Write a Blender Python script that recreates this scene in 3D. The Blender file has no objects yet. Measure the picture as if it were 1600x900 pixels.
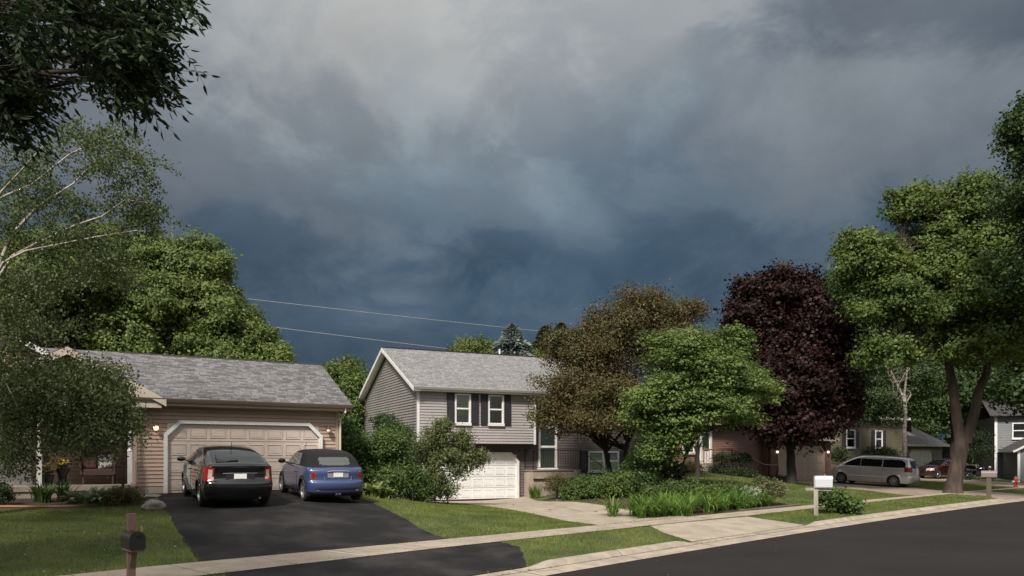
import bpy, math, random
import numpy as np
from mathutils import Vector, Matrix
R = math.radians
rng = np.random.default_rng(7)
random.seed(7)
sc = bpy.context.scene
col = sc.collection

# ------------------------------------------------------------------ camera
F = 1190.0; HZ = 712.0; EYE = 2.0          # focal length / horizon of the photo (1600 px wide), eye height
cam = bpy.data.cameras.new("camera"); camo = bpy.data.objects.new("camera", cam); col.objects.link(camo)
camo.location = (0, 0, EYE); camo.rotation_euler = (R(90), 0, 0)
cam.sensor_width = 36; cam.lens = F / 1600 * 36; cam.shift_y = (HZ - 450) / 1600
cam.clip_start = .1; cam.clip_end = 2000
sc.camera = camo
sc.view_settings.view_transform = 'Standard'; sc.view_settings.look = 'None'
sc.view_settings.gamma = 1; sc.view_settings.exposure = .35; sc.view_settings.use_curve_mapping = False
sc.render.resolution_x = 1024; sc.render.resolution_y = 576

# ------------------------------------------------------------------ sun
SUN = Vector((-.22, -.66, .71)).normalized()        # direction towards the sun (behind the camera, a bit left)
sl = bpy.data.lights.new("sun", 'SUN'); sl.energy = 4.2; sl.angle = R(9); sl.color = (1, .945, .87)
so = bpy.data.objects.new("sun", sl); col.objects.link(so); so.location = (0, 0, 40)
so.rotation_euler = SUN.to_track_quat('Z', 'Y').to_euler()

# ------------------------------------------------------------------ node helpers
class NT:
    def __init__(s, tree): s.t = tree; s.n = tree.nodes; s.l = tree.links
    def node(s, typ, **kw):
        n = s.n.new(typ)
        for k, v in kw.items():
            if hasattr(n, k): setattr(n, k, v)
        return n
    def link(s, a, b): s.l.new(a, b)
    def setin(s, n, k, v):
        if isinstance(v, bpy.types.NodeSocket): s.l.new(v, n.inputs[k])
        else: n.inputs[k].default_value = v
    def math(s, op, a, b=0.0, c=0.0, clamp=False):
        n = s.n.new('ShaderNodeMath'); n.operation = op; n.use_clamp = clamp
        s.setin(n, 0, a); s.setin(n, 1, b)
        if op in ('MULTIPLY_ADD', 'SMOOTH_MIN'): s.setin(n, 2, c)
        return n.outputs[0]
    def vmath(s, op, a, b=(0, 0, 0)):
        n = s.n.new('ShaderNodeVectorMath'); n.operation = op; s.setin(n, 0, a)
        if op == 'SCALE': s.setin(n, 'Scale', b)
        else: s.setin(n, 1, b)
        return n.outputs['Value'] if op in ('DISTANCE', 'DOT_PRODUCT', 'LENGTH') else n.outputs['Vector']
    def smooth(s, v, a, b, lo=0.0, hi=1.0):
        n = s.n.new('ShaderNodeMapRange'); n.interpolation_type = 'SMOOTHSTEP'
        s.setin(n, 'Value', v); s.setin(n, 'From Min', a); s.setin(n, 'From Max', b)
        s.setin(n, 'To Min', lo); s.setin(n, 'To Max', hi); return n.outputs[0]
    def noise(s, vec, scale, detail=4, rough=.55, dist=0.0):
        n = s.n.new('ShaderNodeTexNoise'); n.inputs['Scale'].default_value = scale
        n.inputs['Detail'].default_value = detail; n.inputs['Roughness'].default_value = rough
        n.inputs['Distortion'].default_value = dist
        if vec is not None: s.link(vec, n.inputs['Vector'])
        return n.outputs[0]
    def mix(s, f, a, b, mode='MIX'):
        n = s.n.new('ShaderNodeMix'); n.data_type = 'RGBA'; n.blend_type = mode
        s.setin(n, 0, f)
        for k, v in ((6, a), (7, b)):
            if not isinstance(v, bpy.types.NodeSocket) and len(v) == 3: v = (*v, 1)
            s.setin(n, k, v)
        return n.outputs[2]
    def ramp(s, f, stops):
        n = s.n.new('ShaderNodeValToRGB'); s.link(f, n.inputs[0]); r = n.color_ramp
        while len(r.elements) < len(stops): r.elements.new(.5)
        for e, (p, c) in zip(r.elements, stops): e.position = p; e.color = (*c, 1)
        return n.outputs[0]

def lin(r, g, b):
    f = lambda c: ((c / 255 + .055) / 1.055) ** 2.4 if c > 10 else c / 255 / 12.92
    return (f(r), f(g), f(b))

# ------------------------------------------------------------------ world: storm front ahead, brighter sky behind the viewer
w = bpy.data.worlds.new("World"); sc.world = w; w.use_nodes = True
T = NT(w.node_tree); T.n.clear()
geo = T.node('ShaderNodeTexCoord').outputs['Generated']
dirn = T.vmath('NORMALIZE', geo)
sep = T.node('ShaderNodeSeparateXYZ'); T.link(dirn, sep.inputs[0]); dx, dy, dz = sep.outputs
sky = T.node('ShaderNodeTexSky'); sky.sky_type = 'NISHITA'; sky.sun_disc = False
sky.sun_elevation = math.asin(SUN.z); sky.sun_rotation = math.atan2(SUN.x, SUN.y)
sky.air_density = 1.2; sky.dust_density = 2.0
# cloud deck as a layer overhead: project the direction onto it, so clouds shrink towards the horizon
den = T.math('ADD', T.math('MAXIMUM', dz, 0.0), .50)
cl = T.node('ShaderNodeCombineXYZ')
T.setin(cl, 0, T.math('DIVIDE', dx, den)); T.setin(cl, 1, T.math('DIVIDE', dy, den)); T.setin(cl, 2, 0.0)
deck = cl.outputs[0]
n1 = T.noise(deck, 1.5, 3, .5, .5)
n2 = T.noise(deck, 3.2, 6, .55, .7)
n3 = T.noise(dirn, 5.0, 6, .58, .5)
n4 = T.noise(deck, 8.0, 7, .62, .4)
def dpx(px, py):
    return tuple(Vector(((px - 800) / F, 1, (HZ - py) / F)).normalized())
warp = T.math('ADD', T.math('MULTIPLY', T.math('SUBTRACT', n2, .5), 4.2), T.math('MULTIPLY', T.math('SUBTRACT', n4, .5), 2.6))
def cloud_mass(px, py, ang, ra, rb, amp, soft=1.0, wk=1.0):
    """a bank of cloud in the direction (px, py): an ellipse on the sky with a ragged rim"""
    d = T.vmath('SUBTRACT', dirn, dpx(px, py)); c, s_ = math.cos(R(ang)), math.sin(R(ang))
    A = T.math('DIVIDE', T.vmath('DOT_PRODUCT', d, (c, 0, s_)), ra / F * .9); B = T.math('DIVIDE', T.vmath('DOT_PRODUCT', d, (-s_, 0, c)), rb / F * .9)
    r = T.math('SQRT', T.math('ADD', T.math('MULTIPLY', A, A), T.math('MULTIPLY', B, B)))
    r = T.math('ADD', r, T.math('MULTIPLY', warp, wk))
    return T.smooth(r, 1 - soft * .85, 1 + soft * .45, amp, 0.0)
e = T.math('MULTIPLY_ADD', T.math('SUBTRACT', n1, .5), .16, dz)
e = T.math('MULTIPLY_ADD', T.math('SUBTRACT', n2, .5), .24, e)
e = T.math('MULTIPLY_ADD', T.math('SUBTRACT', n4, .5), .09, e)
for b in [(570, 60, 0, 340, 190, .15), (560, 100, 10, 190, 70, .035), (866, 316, -36, 105, 44, .10, .75, 1.1), (790, 285, -30, 170, 75, .05, .8, .7), (612, 482, 12, 90, 36, .085, .6, .6), (650, 508, 0, 80, 22, .04, .6, .6),
          (1330, 285, 15, 190, 90, .05, 1.0, .8), (1000, 190, 18, 260, 70, -.05), (1520, 0, -12, 300, 70, -.15, .8, .7), (300, 395, 8, 260, 60, -.045), (240, 250, 6, 230, 60, .03), (560, 390, -6, 230, 50, -.045, .8),
          (930, 430, 0, 340, 80, -.05), (1080, 60, 0, 240, 110, .05), (720, 400, 10, 160, 40, -.04, .7), (1180, 400, 0, 240, 40, -.035), (1500, 220, 10, 200, 50, -.03), (720, 215, -20, 200, 34, -.035, .7), (430, 200, 10, 180, 40, .02)]:
    e = T.math('ADD', e, cloud_mass(*b))
cloud = T.ramp(e, [(0.0, lin(56, 67, 78)), (.12, lin(64, 77, 90)), (.24, lin(80, 91, 103)), (.35, lin(102, 110, 119)),
                   (.46, lin(119, 126, 133)), (.58, lin(147, 151, 154)), (.70, lin(171, 172, 171)), (1.0, lin(180, 180, 178))])
blue = T.mix(cloud_mass(860, 450, 0, 560, 230, .95, 1.3, .5), (1, 1, 1), (.76, .98, 1.09))
cloud = T.mix(1.0, cloud, blue, 'MULTIPLY')
pat = T.math('MULTIPLY', T.smooth(n3, .3, .72, .91, 1.09), T.smooth(n4, .3, .7, .95, 1.05))
cloud = T.vmath('SCALE', cloud, T.math('MULTIPLY', pat, 9.7))
# clearing, sunlit sky behind the viewer
back = T.mix(T.smooth(n1, .35, .62), (4.9, 5.0, 5.4), (8.8, 8.6, 8.3))
back = T.mix(.22, back, sky.outputs[0])
back = T.mix(T.smooth(dz, .10, .34), (1.0, 1.15, .95), back)      # far treeline and dark cloud base low down behind the viewer
f = T.smooth(dy, -.25, .35)
colr = T.mix(f, back, cloud)
bg = T.node('ShaderNodeBackground'); T.link(colr, bg.inputs[0]); bg.inputs[1].default_value = .1
wo = T.node('ShaderNodeOutputWorld'); T.link(bg.outputs[0], wo.inputs[0])

# ------------------------------------------------------------------ materials
MATS = {}
def mat(name, c, rough=.7, c2=None, scale=6.0, detail=4, bump=0.0, bscale=None, metal=0.0, spec=.5, trans=0, coat=0,
        emit=None, estr=0, island=0.0, lo=.35, hi=.65, fine=0.0, alpha=None, stretch=None):
    if name in MATS: return MATS[name]
    m = bpy.data.materials.new(name); m.use_nodes = True; t = NT(m.node_tree)
    p = t.n['Principled BSDF']; out = t.n['Material Output']
    co = t.node('ShaderNodeTexCoord').outputs['Object']
    if stretch: co = t.vmath('MULTIPLY', co, stretch)
    base = (*c, 1)
    if c2 is not None:
        base = t.mix(t.smooth(t.noise(co, scale, detail, .6), lo, hi), c, c2)
    if fine:
        base = t.mix(1.0, base, t.ramp(t.noise(co, 90, 2, .7), [(.3, (1 - fine,) * 3), (.7, (1 + 0 * fine,) * 3)]), 'MULTIPLY')
    if island:
        g = t.node('ShaderNodeNewGeometry').outputs['Random Per Island']
        base = t.mix(1.0, base, t.ramp(g, [(0, (1 - island,) * 3), (1, (1, 1, 1))]), 'MULTIPLY')
    t.setin(p, 'Base Color', base)
    p.inputs['Roughness'].default_value = rough; p.inputs['Metallic'].default_value = metal
    p.inputs['Specular IOR Level'].default_value = spec
    p.inputs['Coat Weight'].default_value = coat; p.inputs['Coat Roughness'].default_value = .03
    if trans: p.inputs['Transmission Weight'].default_value = trans
    if emit: p.inputs['Emission Color'].default_value = (*emit, 1); p.inputs['Emission Strength'].default_value = estr
    if bump:
        b = t.node('ShaderNodeBump'); b.inputs['Strength'].default_value = bump; b.inputs['Distance'].default_value = .02
        t.link(t.noise(co, bscale or scale * 4, 5, .6), b.inputs['Height']); t.link(b.outputs[0], p.inputs['Normal'])
    MATS[name] = m; return m

def leaf_mat(name, c, c2, tl=.35, scale=.5, rough=.55, spec=.35):
    if name in MATS: return MATS[name]
    m = bpy.data.materials.new(name); m.use_nodes = True; t = NT(m.node_tree)
    p = t.n['Principled BSDF']; out = t.n['Material Output']
    co = t.node('ShaderNodeTexCoord').outputs['Object']
    g = t.node('ShaderNodeNewGeometry').outputs['Random Per Island']
    f_ = t.math('MULTIPLY_ADD', t.smooth(t.noise(co, scale, 3), .3, .7), .6, t.math('MULTIPLY', g, .4))
    base = t.mix(f_, c, c2)
    t.setin(p, 'Base Color', base); p.inputs['Roughness'].default_value = rough
    p.inputs['Specular IOR Level'].default_value = spec
    tr = t.node('ShaderNodeBsdfTranslucent'); t.link(base, tr.inputs[0])
    mx = t.node('ShaderNodeMixShader'); mx.inputs[0].default_value = tl
    t.link(p.outputs[0], mx.inputs[1]); t.link(tr.outputs[0], mx.inputs[2]); t.link(mx.outputs[0], out.inputs[0])
    MATS[name] = m; return m

def shingle_mat(name, c1, c2, row=.14, wid=.33, blotch=.35):
    m = bpy.data.materials.new(name); m.use_nodes = True; t = NT(m.node_tree); p = t.n['Principled BSDF']
    uv = t.node('ShaderNodeTexCoord').outputs['UV']
    b = t.node('ShaderNodeTexBrick'); t.link(uv, b.inputs['Vector'])
    b.inputs['Color1'].default_value = (*c1, 1); b.inputs['Color2'].default_value = (*c2, 1)
    b.inputs['Mortar'].default_value = (*[x * .35 for x in c1], 1)
    b.inputs['Scale'].default_value = 1; b.inputs['Mortar Size'].default_value = .012; b.inputs['Mortar Smooth'].default_value = .6
    b.inputs['Brick Width'].default_value = wid; b.inputs['Row Height'].default_value = row
    b.offset = .37; b.offset_frequency = 3; b.squash = 1.4; b.squash_frequency = 2; b.inputs['Bias'].default_value = 0
    nz = t.noise(uv, 1.1, 4, .6); nf = t.noise(uv, 55, 2, .7); nl = t.noise(t.vmath('MULTIPLY', uv, (1, 3.5, 1)), 2.6, 2, .6)
    k = t.math('MULTIPLY', t.smooth(nz, .3, .7, 1 - blotch * .4, 1.08), t.smooth(nf, .3, .7, .72, 1.12))
    k = t.math('MULTIPLY', k, t.smooth(nl, .35, .65, 1 - blotch, 1.1))
    t.link(t.vmath('SCALE', b.outputs[0], k), p.inputs['Base Color'])
    p.inputs['Roughness'].default_value = .93
    bm = t.node('ShaderNodeBump'); bm.inputs['Strength'].default_value = .7; bm.inputs['Distance'].default_value = .012
    t.link(t.math('ADD', b.outputs['Fac'], t.math('MULTIPLY', nf, -.4)), bm.inputs['Height']); bm.invert = True
    t.link(bm.outputs[0], p.inputs['Normal']); MATS[name] = m; return m

M = {}
M['road'] = mat('asphalt_road', (.014, .011, .0108), .9, (.022, .0175, .017), .30, 6, .25, 60, fine=.4, lo=.3, hi=.7, spec=.3)
M['drive_asphalt'] = mat('asphalt_driveway', (.0115, .010, .0105), .85, (.052, .046, .043), .7, 9, .6, 45, fine=.6, spec=.3, lo=.40, hi=.72)
M['concrete'] = mat('concrete', (.43, .36, .28), .85, (.33, .275, .21), 1.6, 9, .1, 40, fine=.3)
M['kerb'] = mat('kerb_concrete', (.46, .385, .30), .85, (.33, .275, .215), 2.6, 9, .12, 40, fine=.35)
M['pink_concrete'] = mat('pink_concrete', (.34, .25, .19), .85, (.24, .18, .14), 1.1, 6, .15, 40, fine=.2)
M['joint'] = mat('joint_dirt', (.10, .08, .06), .95)
M['crack_seal'] = mat('crack_filler', (.55, .50, .46), .8)
M['soil'] = mat('lawn_soil', (.06, .085, .02), .95, (.11, .13, .035), .8, 6, .6, 30, fine=.5)
M['mulch'] = mat('mulch', (.085, .045, .028), .95, (.045, .028, .02), 5, 6, .9, 30, fine=.6)
M['tan'] = mat('tan_siding', (.43, .305, .235), .6, (.38, .27, .205), .8, 4, .05, 30)
M['tan_trim'] = mat('tan_trim', (.40, .30, .23), .55)
M['cream'] = mat('cream_trim', (.62, .53, .44), .5)
M['white'] = mat('white_trim', (.74, .72, .69), .45, (.66, .64, .61), 2.5, 4)
M['garage_tan'] = mat('tan_garage_door', (.60, .50, .43), .5, (.55, .455, .39), .7, 3)
M['garage_white'] = mat('white_garage_door', (.78, .77, .75), .4, (.72, .71, .69), .7, 3)
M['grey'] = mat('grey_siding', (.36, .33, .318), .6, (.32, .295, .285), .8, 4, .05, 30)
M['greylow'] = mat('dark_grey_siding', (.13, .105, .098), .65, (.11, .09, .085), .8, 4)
M['brown_gutter'] = mat('brown_gutter', (.22, .165, .135), .35)
M['soffit'] = mat('soffit', (.30, .25, .22), .7)
M['shutter'] = mat('charcoal_shutter', (.022, .020, .024), .55)
M['glass'] = mat('window_glass', (.02, .024, .026), .06, spec=.8)
M['blind'] = mat('window_blind', (.62, .60, .56), .7)
M['iron'] = mat('black_iron', (.012, .012, .012), .45)
M['roof1'] = shingle_mat('grey_brown_shingles', (.215, .207, .206), (.085, .081, .082), .125, .19, .12)
M['roof2'] = shingle_mat('grey_shingles', (.29, .283, .275), (.165, .16, .156), .125, .16, .10)
M['roof5'] = shingle_mat('pale_grey_shingles', (.62, .58, .56), (.48, .45, .43), .13, .3, .1)
M['roof3'] = shingle_mat('dark_shingles', (.08, .07, .07), (.05, .045, .045))
M['bark'] = mat('bark', (.085, .060, .045), .95, (.04, .029, .022), 4, 6, 1.0, 10, stretch=(1, 1, .25))
M['bark_dark'] = mat('dark_bark', (.045, .033, .027), .95, (.025, .019, .016), 4, 6, 1.0, 10, stretch=(1, 1, .25))
M['birch'] = mat('birch_bark', (.42, .37, .32), .85, (.16, .13, .11), 5, 5, .3, 20, lo=.5, hi=.62, stretch=(.6, .6, 2))
M['rock'] = mat('pale_rock', (.42, .37, .33), .9, (.22, .19, .17), 4, 6, .8, 12)
M['lamp'] = mat('lamp_glow', (1, .8, .5), .4, emit=(1, .72, .42), estr=1.3)
M['lampw'] = mat('lamp_white', (1, .9, .8), .4, emit=(1, .85, .68), estr=1.6)
M['lampg'] = mat('lamp_glass_unlit', (.75, .66, .52), .2)
M['brick'] = mat('red_brown_brick', (.16, .085, .06), .9, (.11, .06, .045), 6, 4, .4, 30)

# ------------------------------------------------------------------ mesh helpers
class MB:
    def __init__(s): s.v = []; s.f = []; s.m = []; s.uv = []
    def quad(s, a, b, c, d, m=0, uv=None):
        i = len(s.v); s.v += [tuple(a), tuple(b), tuple(c), tuple(d)]; s.f.append((i, i + 1, i + 2, i + 3)); s.m.append(m)
        s.uv.append(uv or [(0, 0)] * 4); return s
    def poly(s, pts, m=0, uv=None):
        i = len(s.v); s.v += [tuple(p) for p in pts]; s.f.append(tuple(range(i, i + len(pts)))); s.m.append(m)
        s.uv.append(uv or [(0, 0)] * len(pts)); return s
    def box(s, x0, x1, y0, y1, z0, z1, m=0):
        if x0 > x1: x0, x1 = x1, x0
        if y0 > y1: y0, y1 = y1, y0
        if z0 > z1: z0, z1 = z1, z0
        i = len(s.v)
        s.v += [(x, y, z) for z in (z0, z1) for y in (y0, y1) for x in (x0, x1)]
        for f in ((0, 2, 3, 1), (4, 5, 7, 6), (0, 1, 5, 4), (2, 6, 7, 3), (0, 4, 6, 2), (1, 3, 7, 5)):
            s.f.append(tuple(i + k for k in f)); s.m.append(m); s.uv.append([(0, 0)] * 4)
        return s
    def prism(s, poly, a, b, axis='y', m=0):      # closed polygon in the plane across axis, extruded a..b
        def P(p, t):
            return (p[0], t, p[1]) if axis == 'y' else ((t, p[0], p[1]) if axis == 'x' else (p[0], p[1], t))
        n = len(poly); s.poly([P(p, a) for p in poly][::-1], m); s.poly([P(p, b) for p in poly], m)
        for k in range(n):
            p, q = poly[k], poly[(k + 1) % n]; s.quad(P(p, a), P(q, a), P(q, b), P(p, b), m)
        return s
    def tube(s, pts, rad, n=6, m=0, cap=True):
        pts = [Vector(p) for p in pts]
        if not hasattr(rad, '__len__'): rad = [rad] * len(pts)
        i0 = len(s.v); ref = Vector((0, 0, 1))
        for k, p in enumerate(pts):
            d = (pts[min(k + 1, len(pts) - 1)] - pts[max(k - 1, 0)])
            d = d.normalized() if d.length > 1e-9 else Vector((0, 0, 1))
            r = ref if abs(d.dot(ref)) < .95 else Vector((1, 0, 0))
            a = d.cross(r).normalized(); b = d.cross(a)
            for j in range(n):
                t = 2 * math.pi * j / n
                s.v.append(tuple(p + (a * math.cos(t) + b * math.sin(t)) * rad[k]))
        for k in range(len(pts) - 1):
            for j in range(n):
                s.f.append((i0 + k * n + j, i0 + k * n + (j + 1) % n, i0 + (k + 1) * n + (j + 1) % n, i0 + (k + 1) * n + j))
                s.m.append(m); s.uv.append([(0, 0)] * 4)
        if cap:
            for q in (0, len(pts) - 1):
                s.f.append(tuple(i0 + q * n + j for j in range(n))); s.m.append(m); s.uv.append([(0, 0)] * n)
        return s
    def lathe(s, prof, n=16, c=(0, 0, 0), axis='z', m=0):
        i0 = len(s.v)
        for r, h in prof:
            for j in range(n):
                t = 2 * math.pi * j / n; a, b = r * math.cos(t), r * math.sin(t)
                p = (a, b, h) if axis == 'z' else ((h, a, b) if axis == 'x' else (a, h, b))
                s.v.append((p[0] + c[0], p[1] + c[1], p[2] + c[2]))
        for k in range(len(prof) - 1):
            for j in range(n):
                s.f.append((i0 + k * n + j, i0 + k * n + (j + 1) % n, i0 + (k + 1) * n + (j + 1) % n, i0 + (k + 1) * n + j))
                s.m.append(m); s.uv.append([(0, 0)] * 4)
        return s

def build(name, mb, mats, parent=None, smooth=False):
    me = bpy.data.meshes.new(name); me.from_pydata(mb.v, [], mb.f)
    if not isinstance(mats, (list, tuple)): mats = [mats]
    for m in mats: me.materials.append(m)
    me.polygons.foreach_set('material_index', mb.m)
    if any(any(c != (0, 0) for c in u) for u in mb.uv):
        ul = me.uv_layers.new(name='UVMap'); flat = [x for u in mb.uv for c in u for x in c]
        ul.data.foreach_set('uv', flat)
    if smooth: me.polygons.foreach_set('use_smooth', [True] * len(me.polygons))
    me.update(); o = bpy.data.objects.new(name, me); col.objects.link(o)
    if parent is not None: o.parent = parent
    return o

def np_mesh(name, V, Fc, mats, parent=None, smooth=False, mi=None):
    V = np.ascontiguousarray(V, dtype=np.float32); Fc = np.ascontiguousarray(Fc, dtype=np.int32)
    me = bpy.data.meshes.new(name); k = Fc.shape[1]; n = Fc.shape[0]
    me.vertices.add(len(V)); me.vertices.foreach_set('co', V.ravel())
    me.loops.add(n * k); me.loops.foreach_set('vertex_index', Fc.ravel())
    me.polygons.add(n); me.polygons.foreach_set('loop_start', np.arange(0, n * k, k, dtype=np.int32))
    try: me.polygons.foreach_set('loop_total', np.full(n, k, dtype=np.int32))
    except Exception: pass
    if not isinstance(mats, (list, tuple)): mats = [mats]
    for m in mats: me.materials.append(m)
    if mi is not None: me.polygons.foreach_set('material_index', np.asarray(mi, dtype=np.int32))
    me.polygons.foreach_set('use_smooth', np.full(n, smooth, dtype=bool))
    me.update(calc_edges=True); me.validate()
    o = bpy.data.objects.new(name, me); col.objects.link(o)
    if parent is not None: o.parent = parent
    return o

def tag(o, label=None, cat=None, group=None, kind=None):
    if label: o['label'] = label
    if cat: o['category'] = cat
    if group: o['group'] = group
    if kind: o['kind'] = kind
    return o
def thing(name, loc, rz, label, cat, group=None):
    o = bpy.data.objects.new(name, None); col.objects.link(o); o.location = loc; o.rotation_euler = (0, 0, rz)
    o.empty_display_size = .3
    return tag(o, label, cat, group)

# ------------------------------------------------------------------ street frame: u along the kerb, v away from the road
US = np.arange(-80, 140.01, .25); TH = np.radians(46.3 - .17 * np.clip(US, -10, 70))
PU = np.zeros((len(US), 2)); i0 = int(np.argmin(abs(US))); PU[i0] = (.6, 13.42)
for i in range(i0 + 1, len(US)):
    a = (TH[i] + TH[i - 1]) / 2; PU[i] = PU[i - 1] + .25 * np.array([math.cos(a), math.sin(a)])
for i in range(i0 - 1, -1, -1):
    a = (TH[i] + TH[i + 1]) / 2; PU[i] = PU[i + 1] - .25 * np.array([math.cos(a), math.sin(a)])
def S(u, v):
    u = np.asarray(u, float); v = np.asarray(v, float)
    x = np.interp(u, US, PU[:, 0]); y = np.interp(u, US, PU[:, 1]); t = np.interp(u, US, TH)
    return x - np.sin(t) * v, y + np.cos(t) * v
def inv(x, y):
    x = np.atleast_1d(np.asarray(x, float)); y = np.atleast_1d(np.asarray(y, float))
    U = np.zeros(len(x)); V = np.zeros(len(x))
    for k in range(0, len(x), 20000):
        xs, ys = x[k:k + 20000], y[k:k + 20000]
        d = (PU[None, ::2, 0] - xs[:, None]) ** 2 + (PU[None, ::2, 1] - ys[:, None]) ** 2
        j = np.argmin(d, 1) * 2; ct, st = np.cos(TH[j]), np.sin(TH[j]); rx, ry = xs - PU[j, 0], ys - PU[j, 1]
        U[k:k + 20000] = US[j] + rx * ct + ry * st; V[k:k + 20000] = -rx * st + ry * ct
    return U, V
def sstep(x, a, b):
    t = np.clip((x - a) / (b - a), 0, 1); return t * t * (3 - 2 * t)
def vnear(u): return np.interp(u, [-80, 0, 12, 30, 140], [3.15, 3.0, 2.55, 2.9, 2.9])
def vfar(u): return np.interp(u, [-80, -5, 0, 8, 20, 140], [4.65, 4.6, 4.2, 3.7, 3.5, 3.5])
APR = [(-4.9, .35), (5.9, 12.4), (31.6, 37.2)]       # dropped kerbs
def kz(u):
    u = np.asarray(u, float); z = np.zeros_like(u)
    for a, b in APR: z = z - .085 * sstep(u, a - .5, a + .1) * (1 - sstep(u, b - .1, b + .6))
    return z
CT = [(-10.48, 22.9, .855), (-6.3, 25.4, .855), (-5.9, 25.65, .85), (-8, 19.8, .68), (-9.4, 22.1, .81), (-5.8, 21.6, .73),
      (-7, 23.8, .83), (-14, 20.5, .83), (-18, 19, .8), (-25, 16, .75), (-11.6, 19.3, .68), (-12, 30, .95), (-20, 32, 1.0),
      (-3.8, 28.5, .25), (-4.3, 24.5, .58), (-4.4, 23.2, .66), (-2.1, 31.3, .0), (-4.47, 34.5, -.05), (.3, 36.8, -.05),
      (-2.5, 32.8, -.03), (1.2, 32.6, 0.0), (-1, 26, .12), (1.2, 36.9, .05), (3.2, 33.5, .25), (4, 38.5, .6), (6.5, 40, .8), (5.8, 30, .6),
      (8.7, 36, .98), (11, 38, .85), (15.35, 42, .4), (8.0, 44, 1.2), (11.5, 45.0, 1.2), (16.66, 48, .4), (20.6, 50.8, .4),
      (14.2, 46.3, .7), (22.5, 45, .12), (20.7, 47, .28), (19.8, 38.6, .12), (32, 56, .2), (24, 57, .5), (34, 66, .55), (36, 55, .25),
      (30, 45.3, .12), (12, 33, .3), (60, 90, .6), (0, 60, .8), (-20, 60, 1.0), (-60, 60, 1.), (-60, 10, .8), (-20, 120, 1.0), (40, 140, 1.0), (110, 110, .6)]
for u in range(-60, 121, 9):
    x, y = S(u, 4.9); CT.append((float(x), float(y), .1))
CT = np.array(CT)
def _phi(r2): return np.where(r2 > 1e-9, .5 * r2 * np.log(r2 + 1e-12), 0)
_A = _phi(((CT[:, None, :2] - CT[None, :, :2]) ** 2).sum(-1)) + np.eye(len(CT)) * 4.0
_P = np.c_[np.ones(len(CT)), CT[:, :2]]
_S = np.linalg.solve(np.block([[_A, _P], [_P.T, np.zeros((3, 3))]]), np.r_[CT[:, 2], 0, 0, 0])
def tps(x, y):
    out = np.zeros(len(x))
    for k in range(0, len(x), 20000):
        X = np.c_[x[k:k + 20000], y[k:k + 20000]]
        out[k:k + 20000] = _phi(((X[:, None] - CT[None, :, :2]) ** 2).sum(-1)) @ _S[:len(CT)] + _S[-3] + X @ _S[-2:]
    return np.clip(out, -.15, 1.6)
def hgt(x, y, uv=None):
    x = np.atleast_1d(np.asarray(x, float)); y = np.atleast_1d(np.asarray(y, float))
    u, v = uv if uv is not None else inv(x, y)
    vn = vnear(u); t = np.clip((v - .75) / (vn - .75), 0, 1)
    k = kz(u); verge = k * (1 - t) + .1 * t + .035 * np.sin(np.pi * t) * (k > -.04)
    wt = sstep(v, vfar(u) + .05, vfar(u) + 3.0)
    z = verge * (1 - wt) + wt * tps(x, y)
    far = sstep(np.hypot(x, y), 110, 200); return z * (1 - far) + 0.8 * far
def H(x, y): return float(hgt([x], [y])[0])
def gp(px, py, z):                         # ground point seen at a photo position, standing at height z
    Y = F * (EYE - z) / (py - HZ); return ((px - 800) / F * Y, Y)
def at(px, py, Y): return ((px - 800) / F * Y, Y, EYE + (HZ - py) / F * Y)

def grid_mesh(X, Y, Z, name, m, kind='structure', lo=None):
    n, k = X.shape; V = np.c_[X.ravel(), Y.ravel(), Z.ravel()]
    a = (np.arange(n - 1)[:, None] * k + np.arange(k - 1)[None]).ravel()
    Fc = np.c_[a, a + k, a + k + 1, a + 1]
    o = np_mesh(name, V, Fc, m, smooth=True)
    if kind: o['kind'] = kind
    return o
def ribbon(name, A, B, off, m, nu=.25, kind='structure', wob=0.0):   # sheet between two ground polylines
    A = np.array(A, float); B = np.array(B, float)
    def rs(P, n):
        d = np.r_[0, np.cumsum(np.hypot(*np.diff(P, axis=0).T))]; t = np.linspace(0, d[-1], n)
        return np.c_[np.interp(t, d, P[:, 0]), np.interp(t, d, P[:, 1])]
    L = max(np.hypot(*np.diff(A, axis=0).T).sum(), np.hypot(*np.diff(B, axis=0).T).sum()); n = int(L / nu) + 2
    A = rs(A, n); B = rs(B, n)
    if wob:
        A = A + rng.normal(0, wob, A.shape); B = B + rng.normal(0, wob, B.shape)
    Wd = np.hypot(*(A - B).T).max(); k = max(2, int(Wd / nu) + 2); t = np.linspace(0, 1, k)[None, :, None]
    G = A[:, None] * (1 - t) + B[:, None] * t
    Z = hgt(G[..., 0].ravel(), G[..., 1].ravel()).reshape(G.shape[:2]) + off
    return grid_mesh(G[..., 0], G[..., 1], Z, name, m, kind)

# ground behind the kerb
ua = np.r_[np.arange(-78, -14, 2.0), np.arange(-14, 46, .25), np.arange(46, 130, 2.0)]
va = np.r_[np.arange(.75, 4.9, .1383), np.arange(5.0, 22, .25), np.arange(22, 60, 1.0), np.arange(60, 100, 5.0), [110, 140, 190, 260, 330]]
UU, VV = np.meshgrid(ua, va, indexing='ij'); GX, GY = S(UU, VV)
GZ = hgt(GX.ravel(), GY.ravel(), (UU.ravel(), VV.ravel())).reshape(GX.shape)
grid_mesh(GX, GY, GZ, 'lawn', M['soil'])
# wide ground sheet reaching the horizon, just under everything
mb = MB(); mb.quad((-900, -900, -.35), (900, -900, -.35), (900, 1500, -.35), (-900, 1500, -.35)); tag(build('ground', mb, M['soil']), kind='structure')
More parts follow.
